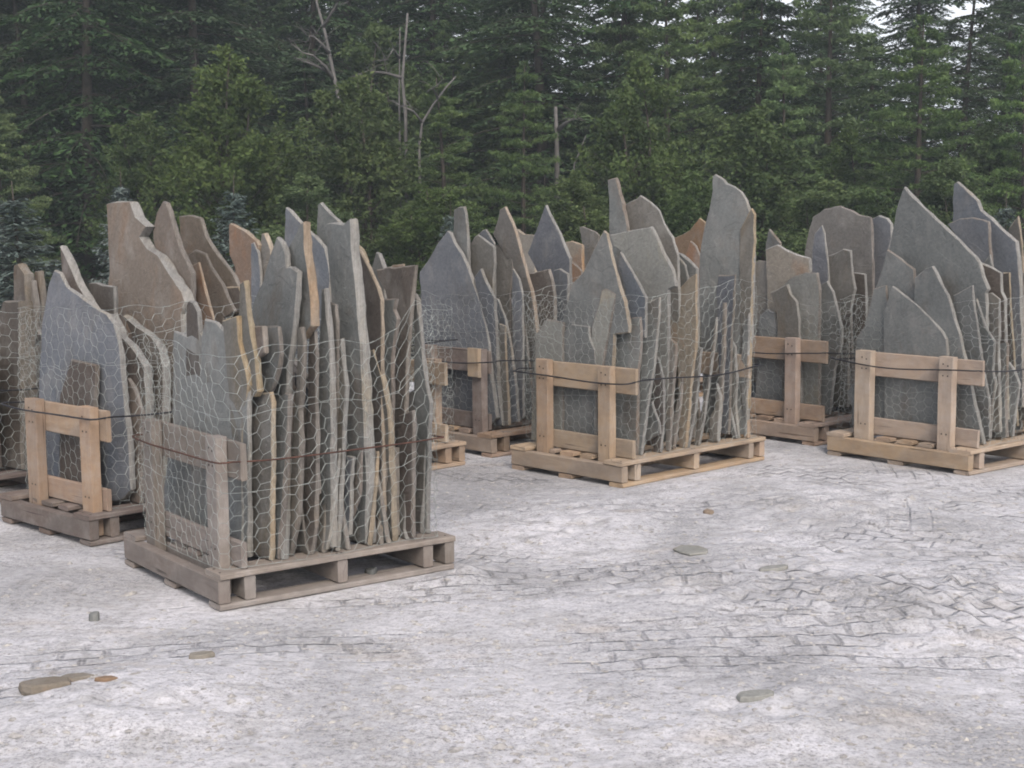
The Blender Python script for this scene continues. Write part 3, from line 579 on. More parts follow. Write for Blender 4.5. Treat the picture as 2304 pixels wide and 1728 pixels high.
('D','r',2360,2340,.03,'brown','dim','brown slab filling the far right of the right load',[(2110,840),(2212,830),(2300,1000),(2300,2000),(2150,2000),(2110,1070)]),
# ---- I
('I','L',-60,-90,.04,'dark','dim','broken brown slab at the left picture edge',[(-250,700),(20,700),(55,900),(100,1200),(95,1290),(10,1340),(-200,1350)]),
('I','L',125,105,.09,'dark','dim','upright dark slab with a thick dull edge at the far left',[(20,350),(130,350),(140,450),(150,600),(165,1040),(165,1480),(-50,1480),(-60,900),(-40,500)]),
('I','L',330,320,.06,'dark','dim','dark red slab with pale chipped top at the far left',[(90,110),(115,100),(165,170),(168,350),(200,1300),(60,1300),(88,340)]),
('I','L',360,360,.04,'brown','dim','brown slab notched against the pale narrow slab at far left',[(165,205),(215,215),(235,360),(240,1300),(170,1300)]),
('I','L',420,420,.05,'brown','dim','pale narrow upright slab left of the big blue slab top',[(230,150),(255,150),(275,360),(290,1300),(240,1300)]),
('I','L',250,240,.03,'brown','dim','small angular slab leaning out at far left',[(180,440),(240,530),(260,570),(230,630),(225,1300),(190,1300)]),
('I','L',480,480,.05,'dark','cool','low dark slab with a white chip left of the big blue slab',[(190,420),(300,330),(310,700),(310,1300),(220,1300)]),
]
for row in SL: slab(*row)

rr = random.Random(77)
for vb, s_, h in ((.285, .12, .62), (.40, -.10, .50), (.455, .17, .72), (.555, -.09, .55), (.70, .15, .60), (.735, -.14, .78), (.83, .1, .5)):
    a0 = rr.uniform(.04, .07); w_ = rr.uniform(.07, .15)
    loc = np.array([(a0, .138), (a0+w_, .138), (a0+w_*1.1, h*.6), (a0+w_*.7, h*.95), (a0+w_*.3, h), (a0+rr.uniform(-.0, .03), h*.7), (a0+rr.uniform(0, .03), h*.35)])
    slab_mesh(PALLETS['A'], vb, s_, loc, rr.uniform(.014, .026), rr.choice(['grey', 'brown', 'dark']), rr.choice(['dim', 'cool', 'dim']),
              'short thin tilted slab among the feet of taller ones in the nearest load', 'short tilted slabs in the nearest load')

# slabs deep inside each load
GRP = 'low slabs standing deep inside the loads'
for k, p in PALLETS.items():
    rr = random.Random(ord(k))
    nb = 15
    for i in range(nb):
        vb = .25+(p['W']-.44)*(i+rr.random()*.4)/nb; h = rr.uniform(.6, .88); a0 = rr.uniform(.22, .38); a1 = p['L']-rr.uniform(.03, .2)
        loc = np.array([(a0, .138), (a1, .138), (a1-rr.uniform(0, .1), h*rr.uniform(.6, .95)), ((a0+a1)/2+rr.uniform(-.1, .1), h), (a0+rr.uniform(.0, .1), h*rr.uniform(.6, .95))])
        slab_mesh(p, vb, rr.uniform(-.03, .08), loc, rr.uniform(.02, .035), rr.choice(['grey', 'brown', 'dark', 'blue']), 'dim',
                  'low slab hidden among the taller ones, deep inside one of the pallet loads', GRP)

# ------------------------------------------------------------------ wire netting and bands
def path_pts(p, corners, step, closed=True, rad=.05):
    """resampled rounded polyline in pallet coordinates; returns points (a,b) and running length"""
    C = [np.array(c, float) for c in corners]; pts = []; n = len(C)
    rng_ = range(n) if closed else range(1, n-1)
    if not closed: pts.append(C[0])
    for i in rng_:
        a, b, c_ = C[i-1], C[i], C[(i+1) % n]
        d1 = (a-b)/np.linalg.norm(a-b); d2 = (c_-b)/np.linalg.norm(c_-b); r = min(rad, .4*np.linalg.norm(a-b), .4*np.linalg.norm(c_-b))
        for t in np.linspace(0, 1, 6): pts.append((1-t)**2*(b+d1*r)+2*t*(1-t)*b+t*t*(b+d2*r))
    if not closed: pts.append(C[-1])
    if closed: pts.append(pts[0])
    P = np.array(pts); s = np.concatenate([[0], np.cumsum(np.linalg.norm(np.diff(P, axis=0), axis=1))])
    return P, s
def at_s(P, s, q):
    q = np.mod(q, s[-1]); return np.stack([np.interp(q, s, P[:, 0]), np.interp(q, s, P[:, 1])], -1)

def netting(k, b0, tops, label, rw=.00085, zb=.14, pitch=.056, a_front=.014, back=.04):
    p = PALLETS[k]; L, W = p['L'], p['W']
    corners = [(L+back, b0), (a_front, b0), (a_front, W-.05), (L+back, W-.05)]
    P, s = path_pts(p, corners, .02); tot = s[-1]
    # order: starts at first corner (left rear), goes along left face to the front, then the right face
    nc = 2*int(tot/(pitch*.92)/2); cw = tot/nc; Rr = cw/1.5
    hts = np.array([t[1] for t in tops]); fs = np.array([t[0] for t in tops])
    rows = int((hts.mean()-zb)/pitch)
    rr = np.random.default_rng(ord(k)); ph = rr.random(8)*6
    snag = [(rr.uniform(0, tot*.55), rr.uniform(.25, .95), rr.uniform(-.035, .035), rr.uniform(-.05, .05)) for _ in range(9)]
    def W3(q, f):
        q0, f0 = q, f; hh = hts.mean()-zb
        for sq, sf, da, db in snag:
            g = np.exp(-((q0-sq)**2+((f0-sf)*hh)**2)/.0075); q = q+da*g; f = f+db*g/hh
        q = q+.012*np.sin(f0*7+q0*2.3+ph[6]); f = np.clip(f+.012*np.sin(q0*6.1+ph[7])*f0, 0, 1.02)
        ab = at_s(P, s, q); fr = np.mod(q, tot)/tot; zt = np.interp(fr, fs, hts)
        z = zb+(zt-zb)*f+.006*np.sin(q*9+ph[0]+f*4)+.008*(f**2)*np.sin(q*23+ph[1])
        off = .006*np.sin(q*11+f*7+ph[2])+.005*np.sin(q*5-f*9+ph[3])-.014*np.maximum(f-.55, 0)*(1+np.sin(q*4+ph[4]))
        sh = .02*np.sin(f*5+q*2+ph[5])
        cen = np.array([L/2, W/2]); d = ab-cen; d = d/np.linalg.norm(d, axis=-1, keepdims=True)
        ab = ab+d*off[..., None]*-1
        return p['o']+ab[..., :1]*p['u']+ab[..., 1:]*p['v']+np.stack([z*0, z*0, z], -1)
    segs = []
    for i in range(nc):
        xc = i*cw
        for j in range(rows):
            yc = (j+.5+(.5 if i % 2 else 0)); 
            if yc > rows-.2: continue
            h = .5
            pts = [(xc-Rr, yc), (xc-Rr/2, yc+h), (xc+Rr/2, yc+h), (xc-Rr/2, yc-h), (xc+Rr/2, yc-h), (xc+Rr, yc)]
            segs += [(pts[0], pts[1]), (pts[1], pts[2]), (pts[0], pts[3])]
            if j == 0: segs += [(pts[3], pts[4]), (pts[4], pts[5])]
    segs = np.array(segs)  # n,2,2
    q = segs[..., 0]; f = np.clip(segs[..., 1]/rows, 0, 1)
    # jitter lattice nodes consistently
    jx = .002*np.sin(q*131.7+f*57.3)+.0015*np.sin(q*71+f*191); jz = .003*np.sin(q*97.1-f*83.9)
    A = W3((q+jx).reshape(-1), (f+jz).reshape(-1)).reshape(-1, 2, 3)
    lines = []
    for fr_ in ([1.0, .72, .36, 0.0]):
        qs = np.linspace(0, tot, 220); lines.append(W3(qs, np.full_like(qs, fr_)))
    S_ = [A] + [np.stack([l[:-1], l[1:]], 1) for l in lines]
    S_ = np.concatenate(S_); r = rw
    d = S_[:, 1]-S_[:, 0]; d /= np.linalg.norm(d, axis=1)[:, None]+1e-9
    ref = np.cross(d, np.array([.3, .2, .93])); ref /= np.linalg.norm(ref, axis=1)[:, None]+1e-9; bb = np.cross(d, ref)
    quads = []
    ring = [ref, -.5*ref+.866*bb, -.5*ref-.866*bb]
    for t in range(3):
        o1, o2 = ring[t]*r, ring[(t+1) % 3]*r
        quads.append(np.stack([S_[:, 0]+o1, S_[:, 0]+o2, S_[:, 1]+o2, S_[:, 1]+o1], 1))
    V = np.concatenate(quads)-p['o']
    me = quads_mesh('wire_netting', V, WIRE); o = bpy.data.objects.new('wire_netting', me); COL.objects.link(o); o.location = p['o']
    tag(o, label, 'wire netting', 'hexagonal wire netting round the stone loads'); return o

netting('A', .034, [(0, .95), (.22, .93), (.30, .93), (.42, .94), (.46, .98), (.485, 1.10), (.53, .98), (1, .95)], 'large-meshed wire netting wrapping frame and slabs of the nearest load', .0009, back=-.09)
netting('B', .130, [(0, 1.0), (.22, 1.02), (.5, 1.02), (1, 1.0)], 'wire netting round the left load with the big blue slab')
netting('C', .128, [(0, .95), (.2, .97), (.25, .97), (.47, 1.04), (.6, .98), (1, .95)], 'wire netting round the middle load with its top rising to the right')
netting('D', .128, [(0, .9), (.2, .9), (.5, 1.0), (1, .9)], 'wire netting round the right load with the wide pointed slab')
netting('E', .128, [(0, .95), (.22, .93), (.5, 1.04), (1, .9)], 'wire netting round the load with the shark fin slab')
netting('F', .128, [(0, .9), (.22, .85), (.5, .9), (1, .9)], 'wire netting round the load with the leaf-shaped grey slab')
netting('H', .128, [(0, .9), (.22, .9), (.5, .9), (1, .9)], 'wire netting of the load hidden behind the nearest one')
netting('I', .128, [(0, .9), (.22, .95), (.5, .95), (1, .9)], 'wire netting round the load at the left picture edge')

def band(k, z, b0, mat, label, r=.0042, sag=.02, group='bands tied round the loads'):
    p = PALLETS[k]; L, W = p['L'], p['W']; af = .002; rr = random.Random(ord(k)+3)
    bk = L-.06 if k == 'A' else L+.03
    P, s = path_pts(p, [(bk, b0), (af, b0), (af, W-.03), (bk, W-.03)], .02, rad=.03)
    qs = np.linspace(0, s[-1], 140); ab = at_s(P, s, qs[:-1]); ph = rr.random()*6
    zz = z-sag*np.abs(np.sin(qs[:-1]/s[-1]*4*math.pi))+.006*np.sin(qs[:-1]*7+ph)
    pts = [PW(p, a, b, zv) for (a, b), zv in zip(ab, zz)]; pts.append(pts[0])
    V, Fc = tube(pts, r, 6, cap=False)
    o = mesh_obj('metal_band', V, Fc, mat, None, p['o'], smooth=True); tag(o, label, 'band', group)
band('A', .545, .022, STRAP_RUST, 'thin rusty rod tied round the nearest load', .0034)
band('B', .56, .035, STRAP_BLACK, 'black band round the left load with the big blue slab')
band('C', .55, .038, STRAP_BLACK, 'black band round the middle load')
band('D', .56, .038, STRAP_BLACK, 'black band round the right load with the wide pointed slab')
band('E', .56, .010, STRAP_BLACK, 'black band round the load with the shark fin slab')
band('F', .56, .038, STRAP_BLACK, 'black band round the load with the leaf-shaped grey slab')
band('H', .72, .13, STRAP_BLACK, 'black band round the load hidden behind the nearest one')
band('I', .58, .10, STRAP_BLACK, 'black band round the load at the left picture edge')

# ------------------------------------------------------------------ ground mesh
def spaced(lo, hi, step, far_lo, far_hi):
    a = list(np.arange(lo, hi, step)); x, d = hi, step
    while x < far_hi: a.append(x); d *= 1.22; x += d
    a.append(far_hi); x, d = lo-step, step
    while x > far_lo: a.append(x); d *= 1.22; x -= d
    a.append(far_lo); return np.array(sorted(a))
gx = spaced(-3.3, 3.9, .0165, -400, 400); gy = spaced(3.45, 9.8, .0165, -60, 420)
X, Y = np.meshgrid(gx, gy); Z = terrain(X, Y)
fade = np.clip((60-np.hypot(X, Y))/40, 0, 1); Z = Z*fade
fl = pallet_flat(X, Y); Z = Z*(1-fl)+fl*np.minimum(Z*.1-.002, -.001)
nx, ny = len(gx), len(gy)
me = bpy.data.meshes.new('ground'); me.vertices.add(nx*ny); me.vertices.foreach_set('co', np.stack([X, Y, Z], -1).reshape(-1).astype(np.float32))
ii = (np.arange(ny-1)[:, None]*nx+np.arange(nx-1)[None]).reshape(-1); q4 = np.stack([ii, ii+1, ii+nx+1, ii+nx], 1).astype(np.int32); nf = len(q4)
me.loops.add(nf*4); me.loops.foreach_set('vertex_index', q4.reshape(-1)); me.polygons.add(nf)
me.polygons.foreach_set('loop_start', np.arange(0, nf*4, 4, dtype=np.int32)); me.polygons.foreach_set('loop_total', np.full(nf, 4, dtype=np.int32))
me.polygons.foreach_set('use_smooth', np.ones(nf, dtype=bool)); me.update(calc_edges=True)
TA = np.zeros((ny, nx, 3)); SEC = np.zeros((ny, nx))
for cx, cy, rad, hw, bl, bw, sd_ in TRACKS:
    dx, dy = X-cx, Y-cy; r = np.hypot(dx, dy); t = r-rad+.05*smooth_noise(X+40, Y+40, .6, 20+sd_); s_ = np.arctan2(dy, dx)*rad
    mk = np.clip((hw-np.abs(t))/.16, 0, 1)*np.clip((smooth_noise(X+40, Y+40, .8, 30+sd_)+.5-.30)/.25, 0, 1); sel = mk > TA[..., 2]; SEC = np.maximum(SEC, np.minimum(mk, TA[..., 2]))
    TA[sel] = np.stack([s_/bl+sd_*31, (t+hw)/bw+40, mk], -1)[sel]
TA[..., 2] = np.clip((TA[..., 2]-SEC)*1.5, 0, 1)*(1-fl)
at_ = me.attributes.new('tread', 'FLOAT_VECTOR', 'POINT'); at_.data.foreach_set('vector', TA.reshape(-1).astype(np.float32))
GM, n, b = mat_new('stone_dust')
v = mapping(n)
big = noise(n, .75, 7, .62, v, .5); col = ramp(n, big, [(.36, (.31, .31, .32)), (.46, (.44, .438, .455)), (.6, (.555, .55, .575))])
med = noise(n, 4.5, 8, .7, mapping(n, (1, 1.6, 1), (0, 0, R(20))), .8); col = mix(n, ramp(n, med, [(.40, (.6, .6, .6)), (.5, (0, 0, 0))]), col, (.34, .335, .335))
tanp = noise(n, 1.4, 6, .6, mapping(n, (1, 2.2, 1), (0, 0, R(-30)))); col = mix(n, ramp(n, tanp, [(.60, (0, 0, 0)), (.74, (.5, .5, .5))]), col, (.42, .36, .29))
fine = noise(n, 30, 9, .82, mapping(n, (1, 1.35, 1), (0, 0, R(12)))); col = mix(n, 1., col, ramp(n, fine, [(.36, (.45, .45, .45)), (.44, (.82, .82, .82)), (.55, (1.03, 1.03, 1.03))]), 'MULTIPLY')
grit = ramp(n, noise(n, 95, 5, .8, v), [(.40, (.55, .55, .55)), (.47, (.95, .95, .95)), (.6, (1.08, 1.08, 1.08))]); gm = ramp(n, noise(n, 2.2, 6, .7, v), [(.42, (1, 1, 1)), (.6, (.25, .25, .25))]); col = mix(n, gm, col, mix(n, 1., col, grit, 'MULTIPLY'))
ta = N(n, 'ShaderNodeAttribute'); ta.attribute_name = 'tread'; sx = N(n, 'ShaderNodeSeparateXYZ'); n.links.new(ta.outputs['Vector'], sx.inputs[0])
wob = N(n, 'ShaderNodeTexNoise'); wob.inputs['Scale'].default_value = 9; n.links.new(v, wob.inputs['Vector'])
wv = N(n, 'ShaderNodeVectorMath', operation='MULTIPLY_ADD'); n.links.new(wob.outputs['Color'], wv.inputs[0]); wv.inputs[1].default_value = (.2, .2, 0); n.links.new(ta.outputs['Vector'], wv.inputs[2])
br = N(n, 'ShaderNodeTexBrick'); n.links.new(wv.outputs[0], br.inputs['Vector']); br.inputs['Scale'].default_value = 1; br.inputs['Brick Width'].default_value = 1.; br.inputs['Row Height'].default_value = 1.
br.inputs['Mortar Size'].default_value = .12; br.inputs['Mortar Smooth'].default_value = 1.; br.inputs['Color1'].default_value = (1, 1, 1, 1); br.inputs['Color2'].default_value = (.8, .8, .8, 1); br.inputs['Mortar'].default_value = (0, 0, 0, 1)
brk = mix(n, sx.outputs['Z'], (1., 1., 1.), br.outputs['Color'])
patch = ramp(n, noise(n, 4, 6, .7, v), [(.44, (0, 0, 0)), (.60, (.97, .97, .97))])
grv = mix(n, patch, brk, (1., 1., 1.)) ; col = mix(n, .17, col, grv, 'MULTIPLY')
vf = noise(n, 160, 3, .7, v)
n.links.new(col, b.inputs['Base Color']); b.inputs['Roughness'].default_value = .95; b.inputs['Specular IOR Level'].default_value = .1
vo = N(n, 'ShaderNodeTexVoronoi'); vo.inputs['Scale'].default_value = 34; n.links.new(v, vo.inputs['Vector'])
p_ = bump(n, b, grv, 1., .015); p_ = bump(n, b, fine, .5, .010, p_); p_ = bump(n, b, vo.outputs['Distance'], .25, .008, p_); bump(n, b, vf, .4, .004, p_)
me.materials.append(GM); g = bpy.data.objects.new('ground', me); COL.objects.link(g); tag(g, kind='structure')

# hillside behind the yard, under the wood
def hill_z(x, y):
    t = np.clip((y-23)/42, 0, 1); t = t*t*(3-2*t); side = np.clip((x+14)/34, 0, 1)
    return t*(9.5*(1-side)+3.0*side)+.25*smooth_noise(x+400, y+400, 2.3, 71)+.05
hx = np.linspace(-70, 70, 120); hy = np.linspace(12.2, 110, 96); HX, HY = np.meshgrid(hx, hy); HZ = hill_z(HX, HY); HZ[0, :] = -.3
V = np.stack([HX, HY, HZ], -1).reshape(-1, 3); m_ = len(hx)
Fc = [(r*m_+c, r*m_+c+1, (r+1)*m_+c+1, (r+1)*m_+c) for r in range(len(hy)-1) for c in range(m_-1)]
HM, n, b = mat_new('forest_floor'); f = noise(n, 2.5, 8, .7, mapping(n)); n.links.new(ramp(n, f, [(.35, (.022, .02, .016)), (.7, (.05, .048, .028))]), b.inputs['Base Color']); bump(n, b, f, .8, .1)
tag(mesh_obj('hillside', V, Fc, HM, smooth=True), kind='structure')

# ------------------------------------------------------------------ loose stones on the ground
def zt(x, y):
    a = np.array([[float(x)]]); bb = np.array([[float(y)]]); z = terrain(a, bb); f_ = pallet_flat(a, bb); return float((z*(1-f_)+f_*np.minimum(z*.1-.002, -.001))[0, 0])
def flat_stone(px, py, wpx, dpx, th, stone, label, yaw=0, tilt=0, seed=0, name='flat_stone', cat='stone'):
    c = ground_pt(px, py); s = np.linalg.norm(c-CO)/F; a = wpx*s/2; bdep = dpx*s/2*(c[1]/CAMH); r = random.Random(seed+int(px)); n_ = 9; z0 = zt(c[0], c[1])-.2*th
    ringp = [(math.cos(2*math.pi*i/n_+r.uniform(-.2, .2))*a*r.uniform(.8, 1.12), math.sin(2*math.pi*i/n_+r.uniform(-.2, .2))*bdep*r.uniform(.75, 1.1)) for i in range(n_)]
    V = []
    for l, (zz, sc) in enumerate(((-.3*th, .96), (.35*th, 1.03), (.85*th, .98), (th, .88))):
        for x_, y_ in ringp:
            xx = x_*sc*math.cos(yaw)-y_*sc*math.sin(yaw); yy = x_*sc*math.sin(yaw)+y_*sc*math.cos(yaw)
            V.append((c[0]+xx, c[1]+yy, z0+zz+tilt*xx+r.uniform(-.03, .03)*th))
    Fc = [tuple(range(n_))[::-1], tuple(3*n_+i for i in range(n_))]+[(l*n_+i, l*n_+(i+1) % n_, (l+1)*n_+(i+1) % n_, (l+1)*n_+i) for l in range(3) for i in range(n_)]
    o = mesh_obj(name, V, Fc, STONE[stone], None, (c[0], c[1], z0)); tag(o, label, cat)
flat_stone(105, 1574, 110, 22, .03, 'tan', 'thick greenish brown flagstone scrap lying at the bottom left', .15, .02)
flat_stone(170, 1554, 80, 14, .015, 'tan', 'thin buff stone flake on top of the bottom left scrap', .1, .03)
flat_stone(243, 1560, 48, 8, .014, 'orange', 'small reddish chip just right of the bottom left scrap', 0)
flat_stone(452, 1494, 60, 12, .018, 'tan', 'buff stone chip with a dark side below the nearest pallet', .1, .05)
flat_stone(213, 1394, 24, 9, .035, 'grey', 'lone dark pebble left of the nearest pallet corner', .5, .2)
flat_stone(1556, 1252, 72, 24, .010, 'light', 'pale bluish flat slab scrap lying in the yard below the middle pallet', .1)
flat_stone(1740, 1304, 74, 9, .016, 'light', 'long pale splinter lying in the right half of the yard', .3, .04)
flat_stone(1595, 1170, 22, 6, .018, 'orange', 'small rusty brown stone in the yard under the middle pallet', .3)
flat_stone(1700, 1588, 90, 18, .02, 'light', 'broad pale flake lying flat near the bottom right', .2, .05)
flat_stone(835, 1301, 26, 12, .05, 'grey', 'stone lump against the bottom board of the nearest pallet', .3, .2)
flat_stone(1640, 1018, 110, 16, .02, 'light', 'grey flagstone lying under the middle pallet', .2)
# chips: too many to count
rr = np.random.default_rng(5); ch = []
GSL = []
npeb = 9000
while len(GSL) < npeb:
    px = rr.uniform(-40, 2340); py = 1020+700*rr.random()**1.1; c = ground_pt(px, py)
    cl = smooth_noise(np.array([[c[0]+70]]), np.array([[c[1]+70]]), .5, 90)[0, 0]+.5
    if rr.random() > cl*1.1: continue
    GSL.append(c)
Pg = np.array(GSL); zz = terrain(Pg[:, 0][None], Pg[:, 1][None])[0]; ff = pallet_flat(Pg[:, 0][None], Pg[:, 1][None])[0]
Pg[:, 2] = zz; keep = ff < .05; Pg = Pg[keep]; m_ = len(Pg)
sz = .003+.011*rr.random(m_)**4; sz[rr.random(m_) < .02] *= 2
base = np.array([(1, 0, 0), (.3, .9, 0), (-.8, .6, 0), (-.8, -.6, 0), (.3, -.9, 0), (0.1, 0, .5)], float)
V = base[None]*np.stack([sz*rr.uniform(.8, 1.8, m_), sz, sz*rr.uniform(.5, 1.1, m_)], 1)[:, None]*rr.uniform(.7, 1.2, (m_, 6, 1))
an = rr.random(m_)*6.28; ca, sa = np.cos(an)[:, None], np.sin(an)[:, None]
V = np.stack([V[..., 0]*ca-V[..., 1]*sa, V[..., 0]*sa+V[..., 1]*ca, V[..., 2]], -1)+Pg[:, None]
Fc = []
for i in range(m_):
    o_ = 6*i
    for k_ in range(5): Fc.append((o_+k_, o_+(k_+1) % 5, o_+5))
CH, n, b = mat_new('stone_chips'); wn = noise(n, 45, 2, .5, mapping(n)); n.links.new(ramp(n, wn, [(.3, (.22, .21, .2)), (.5, (.33, .32, .31)), (.7, (.42, .40, .37))]), b.inputs['Base Color'])
tag(mesh_obj('stone_chips', V.reshape(-1, 3), Fc, CH), 'countless small grey stone chips strewn over the pale yard dust', 'gravel', kind='stuff')

# ------------------------------------------------------------------ trees
def leaf_mat(name, dark, light, tip, trans=.25, scale=.9):
    m = bpy.data.materials.new(name); m.use_nodes = True; n = m.node_tree; b = n.nodes['Principled BSDF']
    b.inputs['Roughness'].default_value = .7; b.inputs['Specular IOR Level'].default_value = .15
    v = mapping(n); f = noise(n, scale, 5, .6, v); f2 = noise(n, 9, 3, .6, v)
    col = ramp(n, f, [(.38, dark), (.62, light)]); col = mix(n, ramp(n, f2, [(.5, (0, 0, 0)), (.75, (.7, .7, .7))]), col, tip)
    col = hue_vary(n, col, .3, .02, .25); n.links.new(col, b.inputs['Base Color'])
    tr = n.nodes.new('ShaderNodeBsdfTranslucent'); n.links.new(col, tr.inputs[0]); mx = n.nodes.new('ShaderNodeMixShader'); mx.inputs[0].default_value = trans
    n.links.new(b.outputs[0], mx.inputs[1]); n.links.new(tr.outputs[0], mx.inputs[2]); n.links.new(mx.outputs[0], n.nodes['Material Output'].inputs[0])
    return m
L_HEM = leaf_mat('hemlock_needles', (.028, .05, .028), (.068, .118, .05), (.125, .178, .07), .3)
L_PINE = leaf_mat('pine_needles', (.06, .10, .045), (.125, .185, .07), (.20, .26, .10), .3)
L_BRO = leaf_mat('broad_leaves', (.045, .075, .03), (.095, .14, .05), (.165, .205, .072), .35)
L_YEL = leaf_mat('yellowing_leaves', (.08, .11, .035), (.13, .16, .05), (.18, .19, .06), .35)
L_SPR = leaf_mat('blue_spruce_needles', (.09, .12, .11), (.14, .175, .16), (.19, .225, .21), .15)
BARK = plain('bark', (.035, .03, .026), .9, 0, (6, (.07, .06, .05)))
BARK_G = plain('grey_dead_bark', (.07, .068, .066), .9, 0, (4, (.14, .135, .13)))

def cards(C, T, Nn, ln, wd):
    """quads centred at C, long axis T, normal Nn"""
    T = T/(np.linalg.norm(T, axis=1)[:, None]+1e-9); B = np.cross(Nn, T); B /= np.linalg.norm(B, axis=1)[:, None]+1e-9
    l, w_ = ln[:, None]/2, wd[:, None]/2
    return np.stack([C-T*l, C+B*w_-T*l*.1, C+T*l, C-B*w_-T*l*.1], 1)
def rv(r, n): 
    a = r.normal(size=(n, 3)); return a/np.linalg.norm(a, axis=1)[:, None]

def conifer(seed, H, Rb, nb, per, droop, llen, lwid,  z0=.06, power=.85, up=.0, tuft=False, leader=.0, narrow_bottom=.15, whorl=0.):
    r = np.random.default_rng(seed); acc = Acc(); quads = []
    lean = r.normal(size=2)*.02*H; nseg = 9; zs = np.linspace(0, 1, nseg); path = [(lean[0]*t*t, lean[1]*t*t, H*t) for t in zs]
    acc.add(tube(path, [.017*H*(1-t)+.004*H*.5 for t in zs], 7))
    for i in range(nb):
        t = z0+(1-z0-leader)*((i+r.random())/nb)**.92
        if whorl: t = min(1-leader, (math.floor(t*H/whorl)+.5+r.normal()*.19)*whorl/H)
        z = H*t; az = i*2.39996+r.uniform(-.4, .4)
        taper = ((1-t)**power)*min(1, (t/narrow_bottom)**.5 if t < narrow_bottom else 1)
        ln = Rb*taper*r.uniform(.6, 1.15)+.05*Rb
        d = np.array([math.cos(az), math.sin(az), 0]); side = np.array([-d[1], d[0], 0]); c0 = np.array([lean[0]*t*t, lean[1]*t*t, z])
        rise = up+r.uniform(-.08, .08); dr = droop*r.uniform(.6, 1.3)
        ts = np.linspace(0, 1, 5); bp = [c0+d*ln*q+np.array([0, 0, ln*(rise*q-dr*q*q)]) for q in ts]
        acc.add(tube(bp, [max(.004, .010*ln*(1-.85*q)) for q in ts], 4, cap=False))
        k = int(per*(.35+ln/Rb)); q = .12+.88*r.random(k)**.75 if not tuft else .3+.7*r.random(k)**.6
        w_ = ln*.34*(np.sin(np.minimum(q, 1)*2.6)+.12); sgn = r.uniform(-1, 1, k)
        C = c0+d*ln*q[:, None]+side*(w_*sgn)[:, None]; C[:, 2] += ln*(rise*q-dr*q*q)-np.abs(sgn)*w_*.25+r.normal(size=k)*.018*(2.2 if tuft else 1)
        T = d[None]*.8+side[None]*np.sign(sgn)[:, None]*.9+rv(r, k)*(.5 if not tuft else 1.2)+np.array([0, 0, -.25 if not tuft else .35])
        Nn = np.array([0, 0, 1.])+rv(r, k)*(.55 if not tuft else 1.3)
        quads.append(cards(C, T, Nn, llen*r.uniform(.6, 1.4, k), lwid*r.uniform(.6, 1.4, k)))
    k = 60; C = np.stack([lean[0]+r.normal(size=k)*.05*Rb, lean[1]+r.normal(size=k)*.05*Rb, H*(1-leader)-r.random(k)*.1*H], 1)
    quads.append(cards(C, rv(r, k)*.6+np.array([0, 0, .8]), rv(r, k), llen*np.ones(k)*.8, lwid*np.ones(k)))
    return acc, np.concatenate(quads)

def broadleaf(seed, H, Rw, nb, per, lsize, stems=3, lo=.05):
    r = np.random.default_rng(seed); acc = Acc(); quads = []
    st = []
    for s in range(stems):
        a = r.random()*6.28; sp = Rw*r.uniform(.12, .42)*(1 if s else 0.25); hh = H*(1 if s == 0 else r.uniform(.7, .93)); ts = np.linspace(0, 1, 8)
        path = np.array([(math.cos(a)*sp*t**1.3+.02*H*math.sin(t*7+s), math.sin(a)*sp*t**1.3+.02*H*math.cos(t*6+s), hh*t) for t in ts]); st.append((path, hh))
        acc.add(tube(path, [.012*H*(1-.9*t)+.004 for t in ts], 6))
    for i in range(nb):
        path, hh = st[i % stems]; t = lo+(1-lo)*r.random()**.85; f = t*7; j = min(6, int(f)); c0 = path[j]*(1-(f-j))+path[j+1]*(f-j)
        az = i*2.39996+r.uniform(-.5, .5); env = Rw*(math.sin(min(1, .18+t*.95)*math.pi)**.7 if t < .6 else (1-t)**.75*1.45)
        ln = max(.12, env*r.uniform(.45, 1.05)); d = np.array([math.cos(az), math.sin(az), r.uniform(.25, 1.0)]); d /= np.linalg.norm(d)
        ts = np.linspace(0, 1, 4); bp = [c0+d*ln*q+np.array([0, 0, .12*ln*q*q]) for q in ts]
        acc.add(tube(bp, [max(.003, .012*ln*(1-.9*q)) for q in ts], 4, cap=False))
        nt_ = 5
        for s in range(nt_):
            q0 = .35+.65*(s+r.random())/nt_; cc = c0+d*ln*q0+np.array([0, 0, .12*ln*q0*q0]); td = d+rv(r, 1)[0]*.9; td /= np.linalg.norm(td); tl = ln*.30*r.uniform(.6, 1.3)+.08
            k = int(per*r.uniform(.6, 1.3)); q = r.random(k); C = cc+td*tl*q[:, None]+r.normal(size=(k, 3))*(.035+.05*(1-q))[:, None]
            T = td*.7+rv(r, k); Nn = np.array([0, 0, .6])+rv(r, k)
            quads.append(cards(C, T, Nn, lsize*r.uniform(.6, 1.4, k), lsize*.62*r.uniform(.6, 1.3, k)))
    return acc, np.concatenate(quads)

